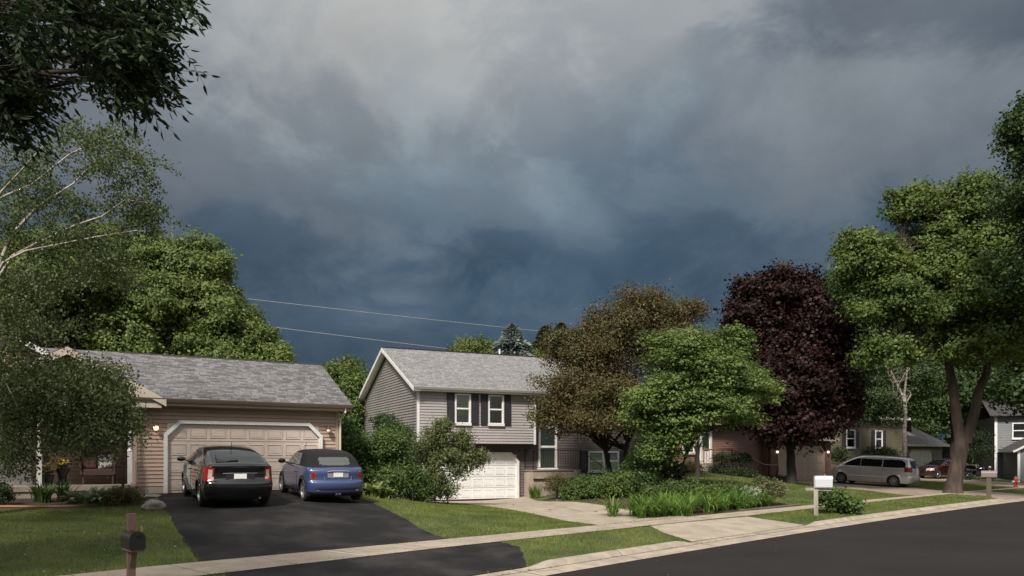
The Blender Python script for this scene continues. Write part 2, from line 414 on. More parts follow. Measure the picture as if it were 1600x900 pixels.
# road
ur = np.arange(-78, 130, 1.0); vr = np.linspace(0.02, -10.0, 22)
UU, VV = np.meshgrid(ur, vr[::-1], indexing='ij'); X_, Y_ = S(UU, VV)
grid_mesh(X_, Y_, -.12 + .035 * np.sin(np.clip(-VV / 10, 0, 1) * np.pi), 'road', M['road'])
# kerb and gutter, lowered at the driveways
pv = [(0.0, -.112), (.02, -.108), (.46, -.092), (.50, -.085), (.55, -.035), (.60, -.008), (.64, 0.0), (.75, 0.001)]
uk = np.arange(-78, 130, .2)
X_ = np.zeros((len(uk), len(pv))); Y_ = X_.copy(); Z_ = X_.copy(); kk = kz(uk)
for j, (v_, z_) in enumerate(pv):
    X_[:, j], Y_[:, j] = S(uk, np.full(len(uk), v_)); Z_[:, j] = z_ + kk * np.clip((z_ + .092) / .092, 0, 1) + (.003 if j else 0)
grid_mesh(X_, Y_, Z_, 'kerb', M['kerb'])
mb = MB()
for u in np.arange(-30.6, 70, 3.05):        # joints across kerb
    for j in range(len(pv) - 1):
        pts = []
        for (uu, q) in ((u, j), (u + .02, j), (u + .02, j + 1), (u, j + 1)):
            x, y = S(uu, pv[q][0]); k1 = float(kz(uu)) * min(max((pv[q][1] + .092) / .092, 0), 1); pts.append((float(x), float(y), pv[q][1] + k1 + .0065))
        mb.quad(*pts)
for j in range(int(95 / .25)):
    u = -30 + j * .25; P4 = []
    for (uu, v_) in ((u, .462), (u + .25, .462), (u + .25, .482), (u, .482)):
        x, y = S(uu, v_); P4.append((float(x), float(y), -.0865 + .0035 + .0))
    mb.quad(*P4)
build('kerb_joint_lines', mb, M['joint'])['kind'] = 'structure'
# opposite side behind the viewer
grid_mesh(*[np.array(a) for a in ([S(ur, -10.0)[0], S(ur, -10.7)[0], S(ur, -60)[0]], [S(ur, -10.0)[1], S(ur, -10.7)[1], S(ur, -60)[1]],
          [np.full(len(ur), -.11), np.full(len(ur), .02), np.full(len(ur), .05)])], 'verge_opposite', M['soil'])

def street_line(u0, u1, vf, st=.5): 
    u = np.arange(u0, u1 + .01, st); v = vf(u) if callable(vf) else np.full(len(u), vf); return np.c_[S(u, v)]
ribbon('sidewalk', street_line(-60, 90, vnear), street_line(-60, 90, vfar), .018, M['concrete'])
# driveways
D1 = ribbon('driveway_asphalt', [(-10.75, 22.95), (-9.3, 20.3), (-7.5, 16.9), tuple(S(-4.05, 4.62))],
       [(-5.65, 25.7), (-4.65, 23.6), (-3.3, 20.9), tuple(S(1.4, 4.13))], .012, M['drive_asphalt'], wob=.02)
D1P = [(-10.75, 22.95), (-9.3, 20.3), (-7.5, 16.9), tuple(S(-4.05, 4.5)), tuple(S(1.4, 4.1)), (-3.3, 20.9), (-4.65, 23.6), (-5.65, 25.7)]
A1 = [tuple(S(u, v)) for u, v in ((-4.4, 3.1), (-4.7, 2.0), (-5.0, .76))]; B1 = [tuple(S(u, v)) for u, v in ((1.75, 3.0), (1.45, 2.0), (.35, .76))]
ribbon('driveway_apron', A1, B1, .012, M['drive_asphalt'], wob=.02)
AP1 = A1 + B1[::-1]
A2 = [tuple(S(u, v)) for u, v in ((7.25, 2.75), (6.6, 1.9), (6.15, .76))]; B2 = [tuple(S(u, v)) for u, v in ((12.0, 2.5), (12.1, 1.9), (12.35, .76))]
ribbon('concrete_apron', A2, B2, .012, M['concrete']); AP2 = A2 + B2[::-1]
D2A = [(-4.3, 34.8), (-3.0, 33.3), (-2.0, 32.3), (-.6, 28.0), (.9, 24.2), tuple(S(6.4, 3.8))]
D2B = [(.75, 37.0), (1.1, 33.5), (1.9, 30.6), (2.9, 28.2), (3.9, 26.0), tuple(S(10.6, 3.66))]
ribbon('concrete_driveway', D2A, D2B, .012, M['concrete']); D2P = D2A + D2B[::-1]
A3 = [tuple(S(31.6, .76)), tuple(S(31.4, 2.88))]; B3 = [tuple(S(37.2, .76)), tuple(S(36.4, 2.88))]
ribbon('concrete_apron', A3, B3, .012, M['pink_concrete']); AP3 = A3 + B3[::-1]
D3A = [tuple(S(28.8, 3.45)), tuple(S(31.2, 7.5)), (16.4, 47.9)]; D3B = [tuple(S(34.4, 3.45)), tuple(S(38.2, 7.5)), (21.0, 51.1)]
ribbon('concrete_driveway', D3A, D3B, .014, M['pink_concrete']); D3P = D3A + D3B[::-1]
D4A = [tuple(S(43.5, 3.45)), tuple(S(46.5, 10.)), tuple(S(50.0, 17.0))]; D4B = [tuple(S(49.5, 3.45)), tuple(S(52., 10.0)), tuple(S(56.0, 17.0))]
ribbon('concrete_driveway', D4A, D4B, .014, M['pink_concrete']); D4P = D4A + D4B[::-1]
# joints on pavement and driveway
mb = MB()
def strip(pts, wd, off):
    for a, b in zip(pts[:-1], pts[1:]):
        a = np.array(a); b = np.array(b); L = np.hypot(*(b - a)); n = np.array([-(b - a)[1], (b - a)[0]]) / L * wd / 2
        k = max(1, int(L / .2))
        for i in range(k):
            p = a + (b - a) * i / k; q = a + (b - a) * (i + 1) / k
            P = [p - n, q - n, q + n, p + n]; hz = [H(*c) for c in (p, q, q, p)]
            mb.quad(*[(c[0], c[1], h + off) for c, h in zip(P, hz)])
for u in np.arange(-24.4, 60, 1.52):
    strip([S(u, vnear(u)), S(u, vfar(u))], .012 if u > -8 else .02, .0225)
strip([tuple(p) for p in street_line(6.5, 12.2, lambda u: vnear(u) + .02, .4)], .03, .0225)
strip([tuple(p) for p in street_line(6.2, 10.8, lambda u: vfar(u) - .02, .4)], .025, .0225)
for t in (.3, .62):
    a = np.array(D2A[0]) * (1 - t) + np.array(D2A[4]) * t; b = np.array(D2B[0]) * (1 - t) + np.array(D2B[4]) * t; strip([a, b], .015, .0165)
strip([(-2.0 + 1.2, 34.9), (.9, 31.0), (2.4, 25.4)], .014, .0165)
build('pavement_joint_lines', mb, M['joint'])['kind'] = 'structure'
mb = MB(); strip([S(-1.62, vnear(-1.6) + .03), S(-1.78, vfar(-1.8) - .03)], .07, .024); build('crack_filler_line', mb, M['crack_seal'])['kind'] = 'structure'

# planting beds (mulch)
BED1 = [(-22, 17.4), (-16, 18.6), (-13.5, 18.9), (-11.2, 19.35), (-10.0, 20.4), (-10.1, 21.6), (-10.8, 22.8), (-14.5, 20.6), (-22, 18.6)]
BED2A = [(1.35, 33.8), (2.25, 30.5), (3.25, 28.1), (4.2, 26.1), tuple(S(11.1, 3.75)), tuple(S(13.5, 3.66)), tuple(S(16.5, 3.6)), tuple(S(18.4, 3.7))]
BED2B = [(3.0, 37.5), (5.0, 34.5), (6.5, 32.0), (6.8, 30.5), (7.3, 29.0), (8.2, 28.6), (10.0, 30.0), tuple(S(18.6, 5.0))]
BED3A = [(-5.5, 26.2), (-4.3, 24.7), (-3.75, 28.2), (-2.3, 31.0)]; BED3B = [(-7.5, 33), (-7, 33), (-6, 33.5), (-4.6, 34.2)]
ribbon('planting_bed', [(-22, 17.4), (-16, 18.6), (-13.5, 18.9), (-11.2, 19.35), (-10.0, 20.4)], [(-22, 18.6), (-14.5, 20.7), (-13.5, 21.2), (-12, 22), (-10.55, 22.8)], .014, M['mulch'])
ribbon('planting_bed', BED2A, BED2B, .014, M['mulch']); ribbon('planting_bed', BED3A, BED3B, .014, M['mulch'])
NOGRASS = [D1P, AP1, AP2, D2P, AP3, D3P, D4P, BED1, BED2A + BED2B[::-1], BED3A + BED3B[::-1]]

def inside(px, py, poly):
    r = np.zeros(len(px), bool); n = len(poly)
    for i in range(n):
        x1, y1 = poly[i]; x2, y2 = poly[(i + 1) % n]
        c = ((y1 > py) != (y2 > py)); xx = (x2 - x1) * (py - y1) / ((y2 - y1) if y2 != y1 else 1e-9) + x1
        r ^= c & (px < xx)
    return r

def blades(n, u0, u1, v0, v1, hmin, hmax, wd, extra=None):
    u = rng.uniform(u0, u1, n); v = rng.uniform(v0, v1, n); x, y = S(u, v)
    vis = (np.abs(x) < y * .70 + 1.5) & (y > 3)
    vj = v + rng.normal(0, .022, n); k = vis & ~((vj > vnear(u)) & (vj < vfar(u)))
    jx, jy = x + rng.normal(0, .03, n), y + rng.normal(0, .03, n)
    for P in NOGRASS: k &= ~inside(jx, jy, P)
    x, y, u, v = x[k], y[k], u[k], v[k]
    z = hgt(x, y, (u, v)); n = len(x); h = rng.uniform(hmin, hmax, n); a = rng.uniform(0, 2 * np.pi, n); w_ = wd * rng.uniform(.7, 1.3, n)
    lean = rng.normal(0, .45, (n, 2)) * h[:, None]
    p = np.c_[x, y, z]; s_ = np.c_[np.cos(a) * w_, np.sin(a) * w_, np.zeros(n)] / 2
    V = np.stack([p - s_, p + s_, p + np.c_[lean, h]], 1).reshape(-1, 3)
    return V
gm = leaf_mat('grass_blades', (.085, .125, .022), (.235, .265, .055), .42, .8)
V = np.concatenate([blades(230000, -14, 14, .76, 13, .025, .065, .012), blades(120000, 8, 46, .76, 12, .03, .07, .02)])
o = np_mesh('grass', V, np.arange(len(V)).reshape(-1, 3), gm); o['kind'] = 'stuff'
# scattered small weeds / clover flowers on the left lawn are part of the grass texture

# ------------------------------------------------------------------ siding, roofs, windows (all in the house's own frame: x along the front, y back, z up)
def siding(mb, x0, x1, z0, z1, y, ex=.12, top=None, m=0, proud=.024):
    # clapboards on a front-facing wall at y (outward -y); top(z) -> (xa, xb) limits
    z = z0
    while z < z1 - 1e-4:
        zt = min(z + ex, z1)
        a0, b0 = (x0, x1); a1, b1 = (x0, x1)
        if top:
            q = top(z); r = top(zt)
            if q is None: break
            r = r or ((q[0] + q[1]) / 2,) * 2
            a0, b0 = max(x0, q[0]), min(x1, q[1]); a1, b1 = max(x0, r[0]), min(x1, r[1])
            if b0 - a0 < .02: break
            if b1 < a1: a1 = b1 = (a1 + b1) / 2
        q_ = min(.015, (zt - z) * .3); n_ = .022
        mb.quad((a0, y - proud, z + q_), (b0, y - proud, z + q_), (b1, y, zt), (a1, y, zt), m)
        mb.quad((a0, y + n_, z + q_), (b0, y + n_, z + q_), (b0, y - proud, z + q_), (a0, y - proud, z + q_), m)
        mb.quad((a0, y, z), (b0, y, z), (b0, y + n_, z), (a0, y + n_, z), m)
        mb.quad((a0, y + n_, z), (b0, y + n_, z), (b0, y + n_, z + q_), (a0, y + n_, z + q_), m)
        z = zt
    return mb
def side_siding(mb, y0, y1, z0, z1, x, sgn, ex=.12, top=None, m=0, proud=.024):
    t = MB(); siding(t, y0, y1, z0, z1, 0, ex, top, m, proud)
    i = len(mb.v); mb.v += [(x + sgn * (-a[1]), a[0], a[2]) for a in t.v]
    mb.f += [tuple(i + k for k in f) for f in t.f]; mb.m += t.m; mb.uv += t.uv
    return mb
def roof_plane(mb, e0, e1, r1, r0, th=.05, m=0):
    # e0,e1 eave left/right; r1,r0 ridge right/left. UV in metres.
    e0, e1, r1, r0 = map(Vector, (e0, e1, r1, r0)); ux = (e1 - e0).normalized(); n = (e1 - e0).cross(r0 - e0).normalized()
    if n.z < 0: n = -n
    vy = n.cross(ux)
    if vy.z < 0: vy = -vy
    U = lambda p: ((p - e0).dot(ux) + 50, (p - e0).dot(vy) + 50)
    P = [e0, e1, r1, r0]; mb.quad(*P, m, [U(p) for p in P])
    Q = [p - n * th for p in P]; mb.quad(*Q[::-1], m, [(50, 50.02)] * 4)
    for i in range(4):
        j = (i + 1) % 4; mb.quad(P[i], Q[i], Q[j], P[j], m, [(50, 50.02)] * 4)
    return mb
def panel_door(house, x0, x1, z0, z1, y, cols, rows, mt, trim, clip=.0, tw=.10, name='garage_door', wallm=None):
    d = MB(); w_ = (x1 - x0) / cols; h_ = (z1 - z0) / rows
    d.box(x0, x1, y, y + .04, z0, z1)
    for r in range(rows):
        if r: d.box(x0, x1, y - .004, y - .001, z0 + r * h_ - .006, z0 + r * h_ + .006, 1)
        for c in range(cols):
            a, b = x0 + c * w_ + w_ * .10, x0 + (c + 1) * w_ - w_ * .10; e, f_ = z0 + r * h_ + h_ * .18, z0 + (r + 1) * h_ - h_ * .18
            # raised panel with a moulded border
            for q in ((a, b, e, e + .018), (a, b, f_ - .018, f_), (a, a + .018, e + .018, f_ - .018), (b - .018, b, e + .018, f_ - .018)):
                d.box(q[0], q[1], y - .016, y, q[2], q[3])
            d.box(a + .05, b - .05, y - .008, y, e + .05, f_ - .05)
    do = build(name, d, [mt, M['joint']], house)
    # frame, with clipped upper corners
    t = MB(); yo = y - .10; yi = y + .03; c = clip
    out = [(x0 - tw, z0), (x0 - tw, z1 + tw - c * 0 - (c if c else 0)), (x0 - tw + c, z1 + tw), (x1 + tw - c, z1 + tw), (x1 + tw, z1 + tw - c), (x1 + tw, z0)]
    k = tw * .42
    inn = [(x0, z0), (x0, z1 - c + k), (x0 + c - k, z1), (x1 - c + k, z1), (x1, z1 - c + k), (x1, z0)] if c else [(x0, z0), (x0, z1), (x0, z1), (x1, z1), (x1, z1), (x1, z0)]
    for i in range(5):
        A, B, C_, D_ = out[i], out[i + 1], inn[i + 1], inn[i]
        f4 = [(p[0], yo, p[1]) for p in (A, B, C_, D_)]; b4 = [(p[0], yi, p[1]) for p in (A, B, C_, D_)]
        t.quad(*f4); t.quad(f4[0], b4[0], b4[1], f4[1]); t.quad(f4[3], f4[2], b4[2], b4[3])
        if i in (0, 4): t.quad(f4[0], f4[3], b4[3], b4[0])
    build('door_frame', t, trim, do)
    if c:      # siding-coloured corner fillers behind the clipped frame
        for sx, xc in ((1, x0), (-1, x1)):
            t = MB(); zz0 = z1 - c + k
            siding(t, min(xc, xc + sx * c), max(xc, xc + sx * c), zz0, z1 + .01, y - .035, .118, (lambda z, xc=xc, sx=sx: (min(xc - sx * .01, xc + sx * max(z - zz0, .01)), max(xc - sx * .01, xc + sx * max(z - zz0, .01)))))
            build('corner_filler', t, wallm or trim, do)
    return do
def window(house, x0, x1, z0, z1, y, kind='single', fw=.07, blind=True, shut=None, name='window'):
    f_ = MB(); yo = y - .075
    f_.box(x0, x0 + fw, yo, y, z0, z1); f_.box(x1 - fw, x1, yo, y, z0, z1); f_.box(x0 + fw, x1 - fw, yo, y, z1 - fw, z1)
    f_.box(x0 - .02, x1 + .02, yo - .02, y, z0 - .07, z0 + fw * .7)
    zm = (z0 + z1) / 2; f_.box(x0 + fw, x1 - fw, yo + .02, y - .005, zm - .022, zm + .022)
    xs = [(x0 + fw, x1 - fw)]
    if kind == 'double':
        xm = (x0 + x1) / 2; f_.box(xm - .05, xm + .05, yo + .004, y, z0 + fw * .7, z1 - fw); xs = [(x0 + fw, xm - .05), (xm + .05, x1 - fw)]
    for a, b in xs:      # sash rims
        for (q0, q1, lo) in ((z0 + fw * .7, zm - .022, 0), (zm + .022, z1 - fw, 1)):
            f_.box(a, a + .025, yo + .03, y - .01, q0, q1); f_.box(b - .025, b, yo + .03, y - .01, q0, q1)
            f_.box(a + .025, b - .025, yo + .03, y - .01, q0, q0 + .025)
    w_ = build(name, f_, M['white'], house)
    g = MB()
    for a, b in xs: g.box(a + .003, b - .003, y - .022, y - .018, z0 + fw * .7 + .003, z1 - fw - .003)
    build('pane', g, M['pane'], w_)
    if blind:
        g = MB()
        for a, b in xs: g.box(a, b, y - .012, y - .004, z0 + .05 + (z1 - z0) * (.0 if blind is True else blind), z1 - fw)
        build('blind', g, M['blind'], w_)
    else:
        g = MB()
        for a, b in xs: g.box(a, b, y - .012, y - .004, z0 + .05, z1 - fw)
        build('dark_room', g, M['glass'], w_)
    if shut:
        for a, b in shut:
            s_ = MB(); s_.box(a, b, y - .05, y - .012, z0 - .02, z1 + .02); n = 26
            for i in range(n):
                zz = z0 + .05 + (z1 - z0 - .12) * i / n
                if abs(zz + .02 - zm) < .05: continue
                s_.quad((a + .05, y - .06, zz), (b - .05, y - .06, zz), (b - .05, y - .052, zz + .045), (a + .05, y - .052, zz + .045))
            for q in ((a, a + .045), (b - .045, b)): s_.box(q[0], q[1], y - .062, y - .05, z0 - .02, z1 + .02)
            build('shutter', s_, M['shutter'], house)
    return w_
def glassmat():
    m = bpy.data.materials.new('pane_glass'); m.use_nodes = True; t = NT(m.node_tree); t.n.clear()
    g = t.node('ShaderNodeBsdfGlossy'); g.inputs[1].default_value = .03; g.inputs[0].default_value = (.9, .95, 1, 1)
    tr = t.node('ShaderNodeBsdfTransparent'); tr.inputs[0].default_value = (.9, .92, .92, 1)
    fr = t.node('ShaderNodeFresnel'); fr.inputs[0].default_value = 1.7
    mx = t.node('ShaderNodeMixShader'); o = t.node('ShaderNodeOutputMaterial')
    t.link(t.math('MULTIPLY_ADD', fr.outputs[0], 1.0, .04, clamp=True), mx.inputs[0]); t.link(tr.outputs[0], mx.inputs[1]); t.link(g.outputs[0], mx.inputs[2]); t.link(mx.outputs[0], o.inputs[0])
    return m
M['pane'] = glassmat()
def gutter(house, pts, m, name='gutter'):
    g = MB()
    for a, b in zip(pts[:-1], pts[1:]):
        x0, x1, y, z = a[0], b[0], a[1], a[2]
        prof = [(y + .11, z + .06), (y + .11, z - .06), (y + .02, z - .06), (y - .01, z + .0), (y - .03, z + .045), (y - .03, z + .06), (y - .015, z + .06), (y - .01, z + .02), (y + .02, z - .04), (y + .10, z - .04), (y + .10, z + .06)]
        g.prism(prof, x0, x1, 'x')
    return build(name, g, m, house)
def lantern(house, x, y, z, lit, on_left=True):
    l = MB(); l.box(x - .05, x + .05, y - .03, y, z - .02, z + .13); l.tube([(x, y - .02, z + .1), (x, y - .1, z + .16), (x, y - .13, z + .12)], .012)
    l.lathe([(.0, .16), (.035, .15), (.085, .09), (.09, .075), (.07, .075)], 12, (x, y - .13, z - .02))
    L = build('wall_lantern', l, M['bronze'], house)
    b = MB(); b.lathe([(0, .075), (.06, .07), (.075, .03), (.065, -.03), (.035, -.06), (0, -.065)], 12, (x, y - .13, z - .02))
    build('globe', b, lit, L, True)
    return L
M['bronze'] = mat('bronze_metal', (.09, .05, .035), .45)

# ================================================================== HOUSE 1 (tan ranch with porch)
h1 = thing('tan_house', (-10.48, 22.9, .855), R(31), 'tan sided ranch house with shingled garage wing and small gabled porch, at the asphalt driveway', 'house')
g = MB(); EV = 2.775
siding(g, -.81, 5.37, .22, EV, 0, .118); g.box(-.79, 5.3, .032, .06, 0, EV + .02, 0)
side_siding(g, 0, 5.8, .22, 4.4, 5.37, -1, .118, lambda z: (0, 5.8) if z < EV else ((z - EV) / .54 + .1, 5.7 - (z - EV) / .54))
g.box(-.81, -.78, .02, 5.8, 0, 2.9)
g.box(5.30, 5.33, .04, 5.8, 0, EV); g.box(-.8, 5.36, 5.8, 5.83, 0, EV)
build('garage_wall', g, M['tan'], h1)
g = MB(); g.box(-.81, 5.37, -.01, .0, -.3, .22); g.box(5.36, 5.375, 0, 5.8, -.3, .22); build('foundation', g, M['concrete'], h1)
for x in (-.81, 5.29):
    g = MB(); g.box(x, x + .09, -.035, -.0, .2, EV); build('corner_board', g, M['tan_trim'], h1)
g = MB(); g.box(5.372, 5.40, -.03, .08, .2, EV); build('corner_board', g, M['tan_trim'], h1)
panel_door(h1, .1, 4.72, 0.02, 2.12, -.03, 8, 4, M['garage_tan'], M['white'], clip=.42, tw=.10, wallm=M['tan'])
# garage roof + ridge
RZ = 4.525; RX = 5.72
g = MB(); roof_plane(g, (-7.0, -.46, EV + .07), (RX, -.46, EV + .07), (RX, 2.95, RZ), (-7.0, 2.95, RZ))
roof_plane(g, (RX, 6.36, EV + .07), (-7.0, 6.36, EV + .07), (-7.0, 2.95, RZ), (RX, 2.95, RZ))
# only the part right of the main gable shows; the left part runs into the main roof
g.box(-1, RX, 2.9, 3.0, RZ - .01, RZ + .02)
rf = build('roof', g, M['roof1'], h1)
g = MB(); g.box(-1.0, RX - .02, -.40, -.38, EV - .14, EV + .0); g.box(-.81, RX - .04, -.38, -.02, EV - .15, EV - .13)
g.quad((RX - .01, -.46, EV - .12), (RX - .01, -.46, EV + .02), (RX - .01, 2.95, RZ - .05), (RX - .01, 2.95, RZ - .2))
g.quad((RX - .01, 6.36, EV - .12), (RX - .01, 6.36, EV + .02), (RX - .01, 2.95, RZ - .05), (RX - .01, 2.95, RZ - .2))
g.quad((RX - .02, -.4, EV - .12), (5.3, -.4, EV - .12), (5.3, 2.95, RZ - .22), (RX - .02, 2.95, RZ - .22))
build('fascia', g, M['tan_trim'], rf)
gutter(rf, [(-1.02, -.5, EV + .01), (RX + .03, -.5, EV + .01)], M['brown_gutter'])
g = MB(); g.tube([(5.5, -.44, EV - .05), (5.5, -.42, EV - .18), (5.46, -.1, EV - .33), (5.44, -.06, EV - .5), (5.44, -.06, .1)], .035, 6); build('downspout', g, M['cream'], h1)
lantern(h1, -.22, -.02, 1.98, M['lamp']); lantern(h1, 5.02, -.02, 1.98, M['lampg'])
# main gable (left) and porch gable
def gable(house, x0, x1, xp, zp, sl, yf, yb, z_eave, wally, sid, roofm, trim, zs, name='gable_roof', fdepth=.2):
    g = MB()
    roof_plane(g, (x0, yf, z_eave), (x0, yb, z_eave), (xp, yb, zp), (xp, yf, zp)); roof_plane(g, (x1, yb, z_eave), (x1, yf, z_eave), (xp, yf, zp), (xp, yb, zp))
    r = build(name, g, roofm, house); g = MB()
    for xe in (x0, x1):
        g.quad((xe, yf - .02, z_eave - .03 - fdepth), (xp, yf - .02, zp - .03 - fdepth), (xp, yf - .02, zp - .02), (xe, yf - .02, z_eave - .02))
        g.quad((xe, yf - .02, z_eave - .03 - fdepth), (xe, yf + .0, z_eave - .03 - fdepth), (xp, yf, zp - .03 - fdepth), (xp, yf - .02, zp - .03 - fdepth))
        g.quad((xe, yf, z_eave - .1), (xp, yf, zp - .1), (xp, wally, zp - .1), (xe, wally, z_eave - .1))
    build('rake_board', g, trim, r)
    if sid:
        g = MB(); k = (zp - z_eave) / abs(xp - x0); k2 = (zp - z_eave) / abs(x1 - xp)
        siding(g, x0 + .3, x1 - .3, zs, zp, wally, .118, lambda z: (xp - (zp - .12 - z) / k, xp + (zp - .12 - z) / k2) if z < zp - .12 else None)
        build('gable_wall', g, sid, house)
    return r
gable(h1, -13.4, -.40, -7.0, 6.45, .57, 1.08, 10, EV, 1.5, M['tan'], M['roof1'], M['white'], 2.9, fdepth=.16)
gable(h1, -5.0, .02, -2.5, 4.20, .57, -.50, 3.2, EV + .05, -.25, M['tan'], M['roof1'], M['cream'], 2.75, fdepth=.2)
g = MB(); g.prism([(-.98, EV + .02), (.0, EV + .04), (-.98, EV + .6)], -.515, -.49); g.box(-1.0, -.97, -.515, -.0, EV - .3, EV + .45); build('rake_return', g, M['cream'], h1)
g = MB(); g.box(-4.9, -.1, -.45, -.25, EV - .22, EV - .02); build('porch_beam', g, M['cream'], h1)
g = MB(); siding(g, -14, -.81, .3, 2.9, 1.5, .118); g.box(-14, -.8, 1.535, 1.56, 0, 4); build('porch_wall', g, M['tan'], h1)
g = MB(); g.box(-6.2, -.82, -.42, 1.48, .16, .30); g.box(-6.2, -.82, -.38, 1.48, -.5, .16); build('porch_floor', g, M['concrete'], h1)
g = MB(); g.box(-6.2, -3.9, -.75, -.43, -.4, .16, 0); build('porch_step', g, mat('porch_step_tan', (.30, .22, .17), .8), h1)
for x in (-.93, -3.17, -4.95):
    g = MB(); 
    g.box(x - .06, x + .06, -.36, -.24, .30, 1.25); g.lathe([(.06, 1.25), (.075, 1.28), (.045, 1.34), (.05, 1.8), (.045, 2.3), (.07, 2.36), (.06, 2.4)], 10, (x, -.3, 0)); g.box(x - .06, x + .06, -.36, -.24, 2.4, EV - .2)
    build('porch_post', g, M['white'], h1)
M['door_white'] = mat('white_house_door', (.62, .60, .60), .5)
d = MB(); d.box(-4.42, -3.5, 1.44, 1.48, .42, 2.5)
for a, b in ((-4.32, -4.02), (-3.9, -3.6)):
    for q, r in ((.6, 1.2), (1.32, 2.3)):
        for s_ in ((a, b, q, q + .02), (a, b, r - .02, r), (a, a + .02, q, r), (b - .02, b, q, r)): d.box(s_[0], s_[1], 1.425, 1.44, s_[2], s_[3])
dr = build('front_door', d, M['door_white'], h1); d = MB(); d.box(-4.52, -4.42, 1.38, 1.5, .3, 2.6); d.box(-3.5, -3.4, 1.38, 1.5, .3, 2.6); d.box(-4.42, -3.5, 1.38, 1.5, 2.5, 2.6); d.box(-4.55, -3.37, 1.34, 1.5, .3, .42); build('door_frame', d, M['white'], dr)
d = MB(); d.lathe([(0, 0), (.03, -.01), (.03, -.05), (0, -.06)], 8, (-3.6, 1.43, 1.3), 'y'); build('door_knob', d, M['bronze'], dr)
window(h1, -2.52, -1.5, 1.52, 2.6, 1.48, 'double', blind=False, shut=[(-2.93, -2.56), (-1.46, -1.09)])

# ================================================================== HOUSE 2 (grey split level)
h2 = thing('grey_house', (-4.47, 34.52, -.05), R(25.5), 'grey two storey house with white garage door beneath two shuttered upper windows', 'house')
W2 = 12.9; EZ = 5.06; RG = 7.46
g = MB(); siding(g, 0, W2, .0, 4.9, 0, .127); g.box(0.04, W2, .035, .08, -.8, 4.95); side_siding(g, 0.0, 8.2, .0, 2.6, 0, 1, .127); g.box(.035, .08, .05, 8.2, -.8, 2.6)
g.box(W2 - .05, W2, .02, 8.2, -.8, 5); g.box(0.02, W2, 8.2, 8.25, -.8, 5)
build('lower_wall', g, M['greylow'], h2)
g = MB(); siding(g, 0, 5.865, 2.6, EZ - .05, -.645, .127); g.box(.04, 5.865, -.61, -.58, 2.6, EZ - .05); g.box(5.82, 5.863, -.64, 0, 2.6, EZ)
tp = lambda z: (-.645, 8.75) if z < EZ - .1 else (-.645 + (z - EZ + .1) / .46, 8.75 - (z - EZ + .1) / .46)
side_siding(g, -.645, 8.75, 2.6, 7.35, 0, 1, .127, tp); g.box(.035, .06, -.6, 8.7, 2.6, EZ)
build('upper_wall', g, M['grey'], h2)
g = MB(); g.box(.0, 5.86, -.64, 0.0, 2.575, 2.597); build('overhang_soffit', g, mat('dark_soffit', (.06, .045, .04), .8), h2)
for (x, y0, z0, z1) in ((-.03, -.68, 2.58, EZ), (5.80, -.68, 2.58, EZ), (-.03, -.035, -.1, 2.57)):
    g = MB(); g.box(x, x + .1, y0, y0 + .035, z0, z1)
    if x < 0: g.box(x, x + .03, y0 + .035, y0 + .12, z0, z1)
    build('corner_board', g, M['white'], h2)
g = MB(); roof_plane(g, (-.32, -1.0, EZ + .06), (W2 + .3, -1.0, EZ + .06), (W2 + .3, 4.07, RG), (-.32, 4.07, RG)); roof_plane(g, (W2 + .3, 9.14, EZ + .06), (-.32, 9.14, EZ + .06), (-.32, 4.07, RG), (W2 + .3, 4.07, RG))
rf = build('roof', g, M['roof2'], h2)
g = MB(); g.tube([(6.4, 4.6, RG - .3), (6.4, 4.6, RG + .38)], .05, 8); build('vent_pipe', g, M['white'], rf)
g = MB(); g.box(-.3, W2 + .3, 4.0, 4.14, RG - .03, RG + .035); build('ridge_cap', g, M['roof3'], rf)
g = MB()
for s_, ye in ((1, -1.02), (-1, 9.16)):
    g.prism([(ye, EZ + .02), (ye, EZ - .15), (4.07, RG - .21), (4.07, RG - .04)], -.345, -.315, 'x')
    g.quad((-.315, ye, EZ - .13), (0, ye, EZ - .13), (0, 4.07, RG - .17), (-.315, 4.07, RG - .17))
build('rake_board', g, M['white'], rf)
g = MB(); g.box(-.3, W2 + .28, -.97, -.94, EZ - .13, EZ + .0); g.box(0, W2, -.94, -.03, EZ - .13, EZ - .11); build('eave_fascia', g, M['white'], rf)
gutter(rf, [(-.33, -1.06, EZ + .0), (W2 + .3, -1.06, EZ + .0)], mat('pale_gutter', (.50, .49, .46), .4))
YU = -.665
window(h2, 1.735, 2.52, 3.50, 4.88, YU, shut=[(1.36, 1.71), (2.55, 2.90)]); window(h2, 3.39, 4.19, 3.50, 4.88, YU, shut=[(3.03, 3.36), (4.22, 4.55)])
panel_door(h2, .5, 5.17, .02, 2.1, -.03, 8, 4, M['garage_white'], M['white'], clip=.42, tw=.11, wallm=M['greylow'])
window(h2, 9.18, 11.02, 1.26, 2.28, -.02, 'double', blind=False, shut=[(8.74, 9.12), (11.08, 11.45)])
d = MB(); d.box(6.34, 6.44, -.1, 0, 1.42, 3.55); d.box(7.28, 7.38, -.1, 0, 1.42, 3.55); d.box(6.44, 7.28, -.1, 0, 3.45, 3.55); d.box(6.3, 7.42, -.12, 0, 1.36, 1.45)
d.box(6.44, 7.28, -.08, -.03, 2.44, 2.54)
dr = build('storm_door', d, M['white'], h2); d = MB(); d.box(6.45, 7.27, -.05, -.045, 2.55, 3.44); d.box(6.45, 7.27, -.05, -.045, 1.46, 2.43); build('pane', d, M['pane'], dr)
d = MB(); d.box(6.45, 7.27, -.03, -.025, 2.54, 3.44, 0); 
for k in range(14): d.box(6.46 + k * .058, 6.46 + k * .058 + .04, -.035, -.03, 1.46, 2.43, 1)
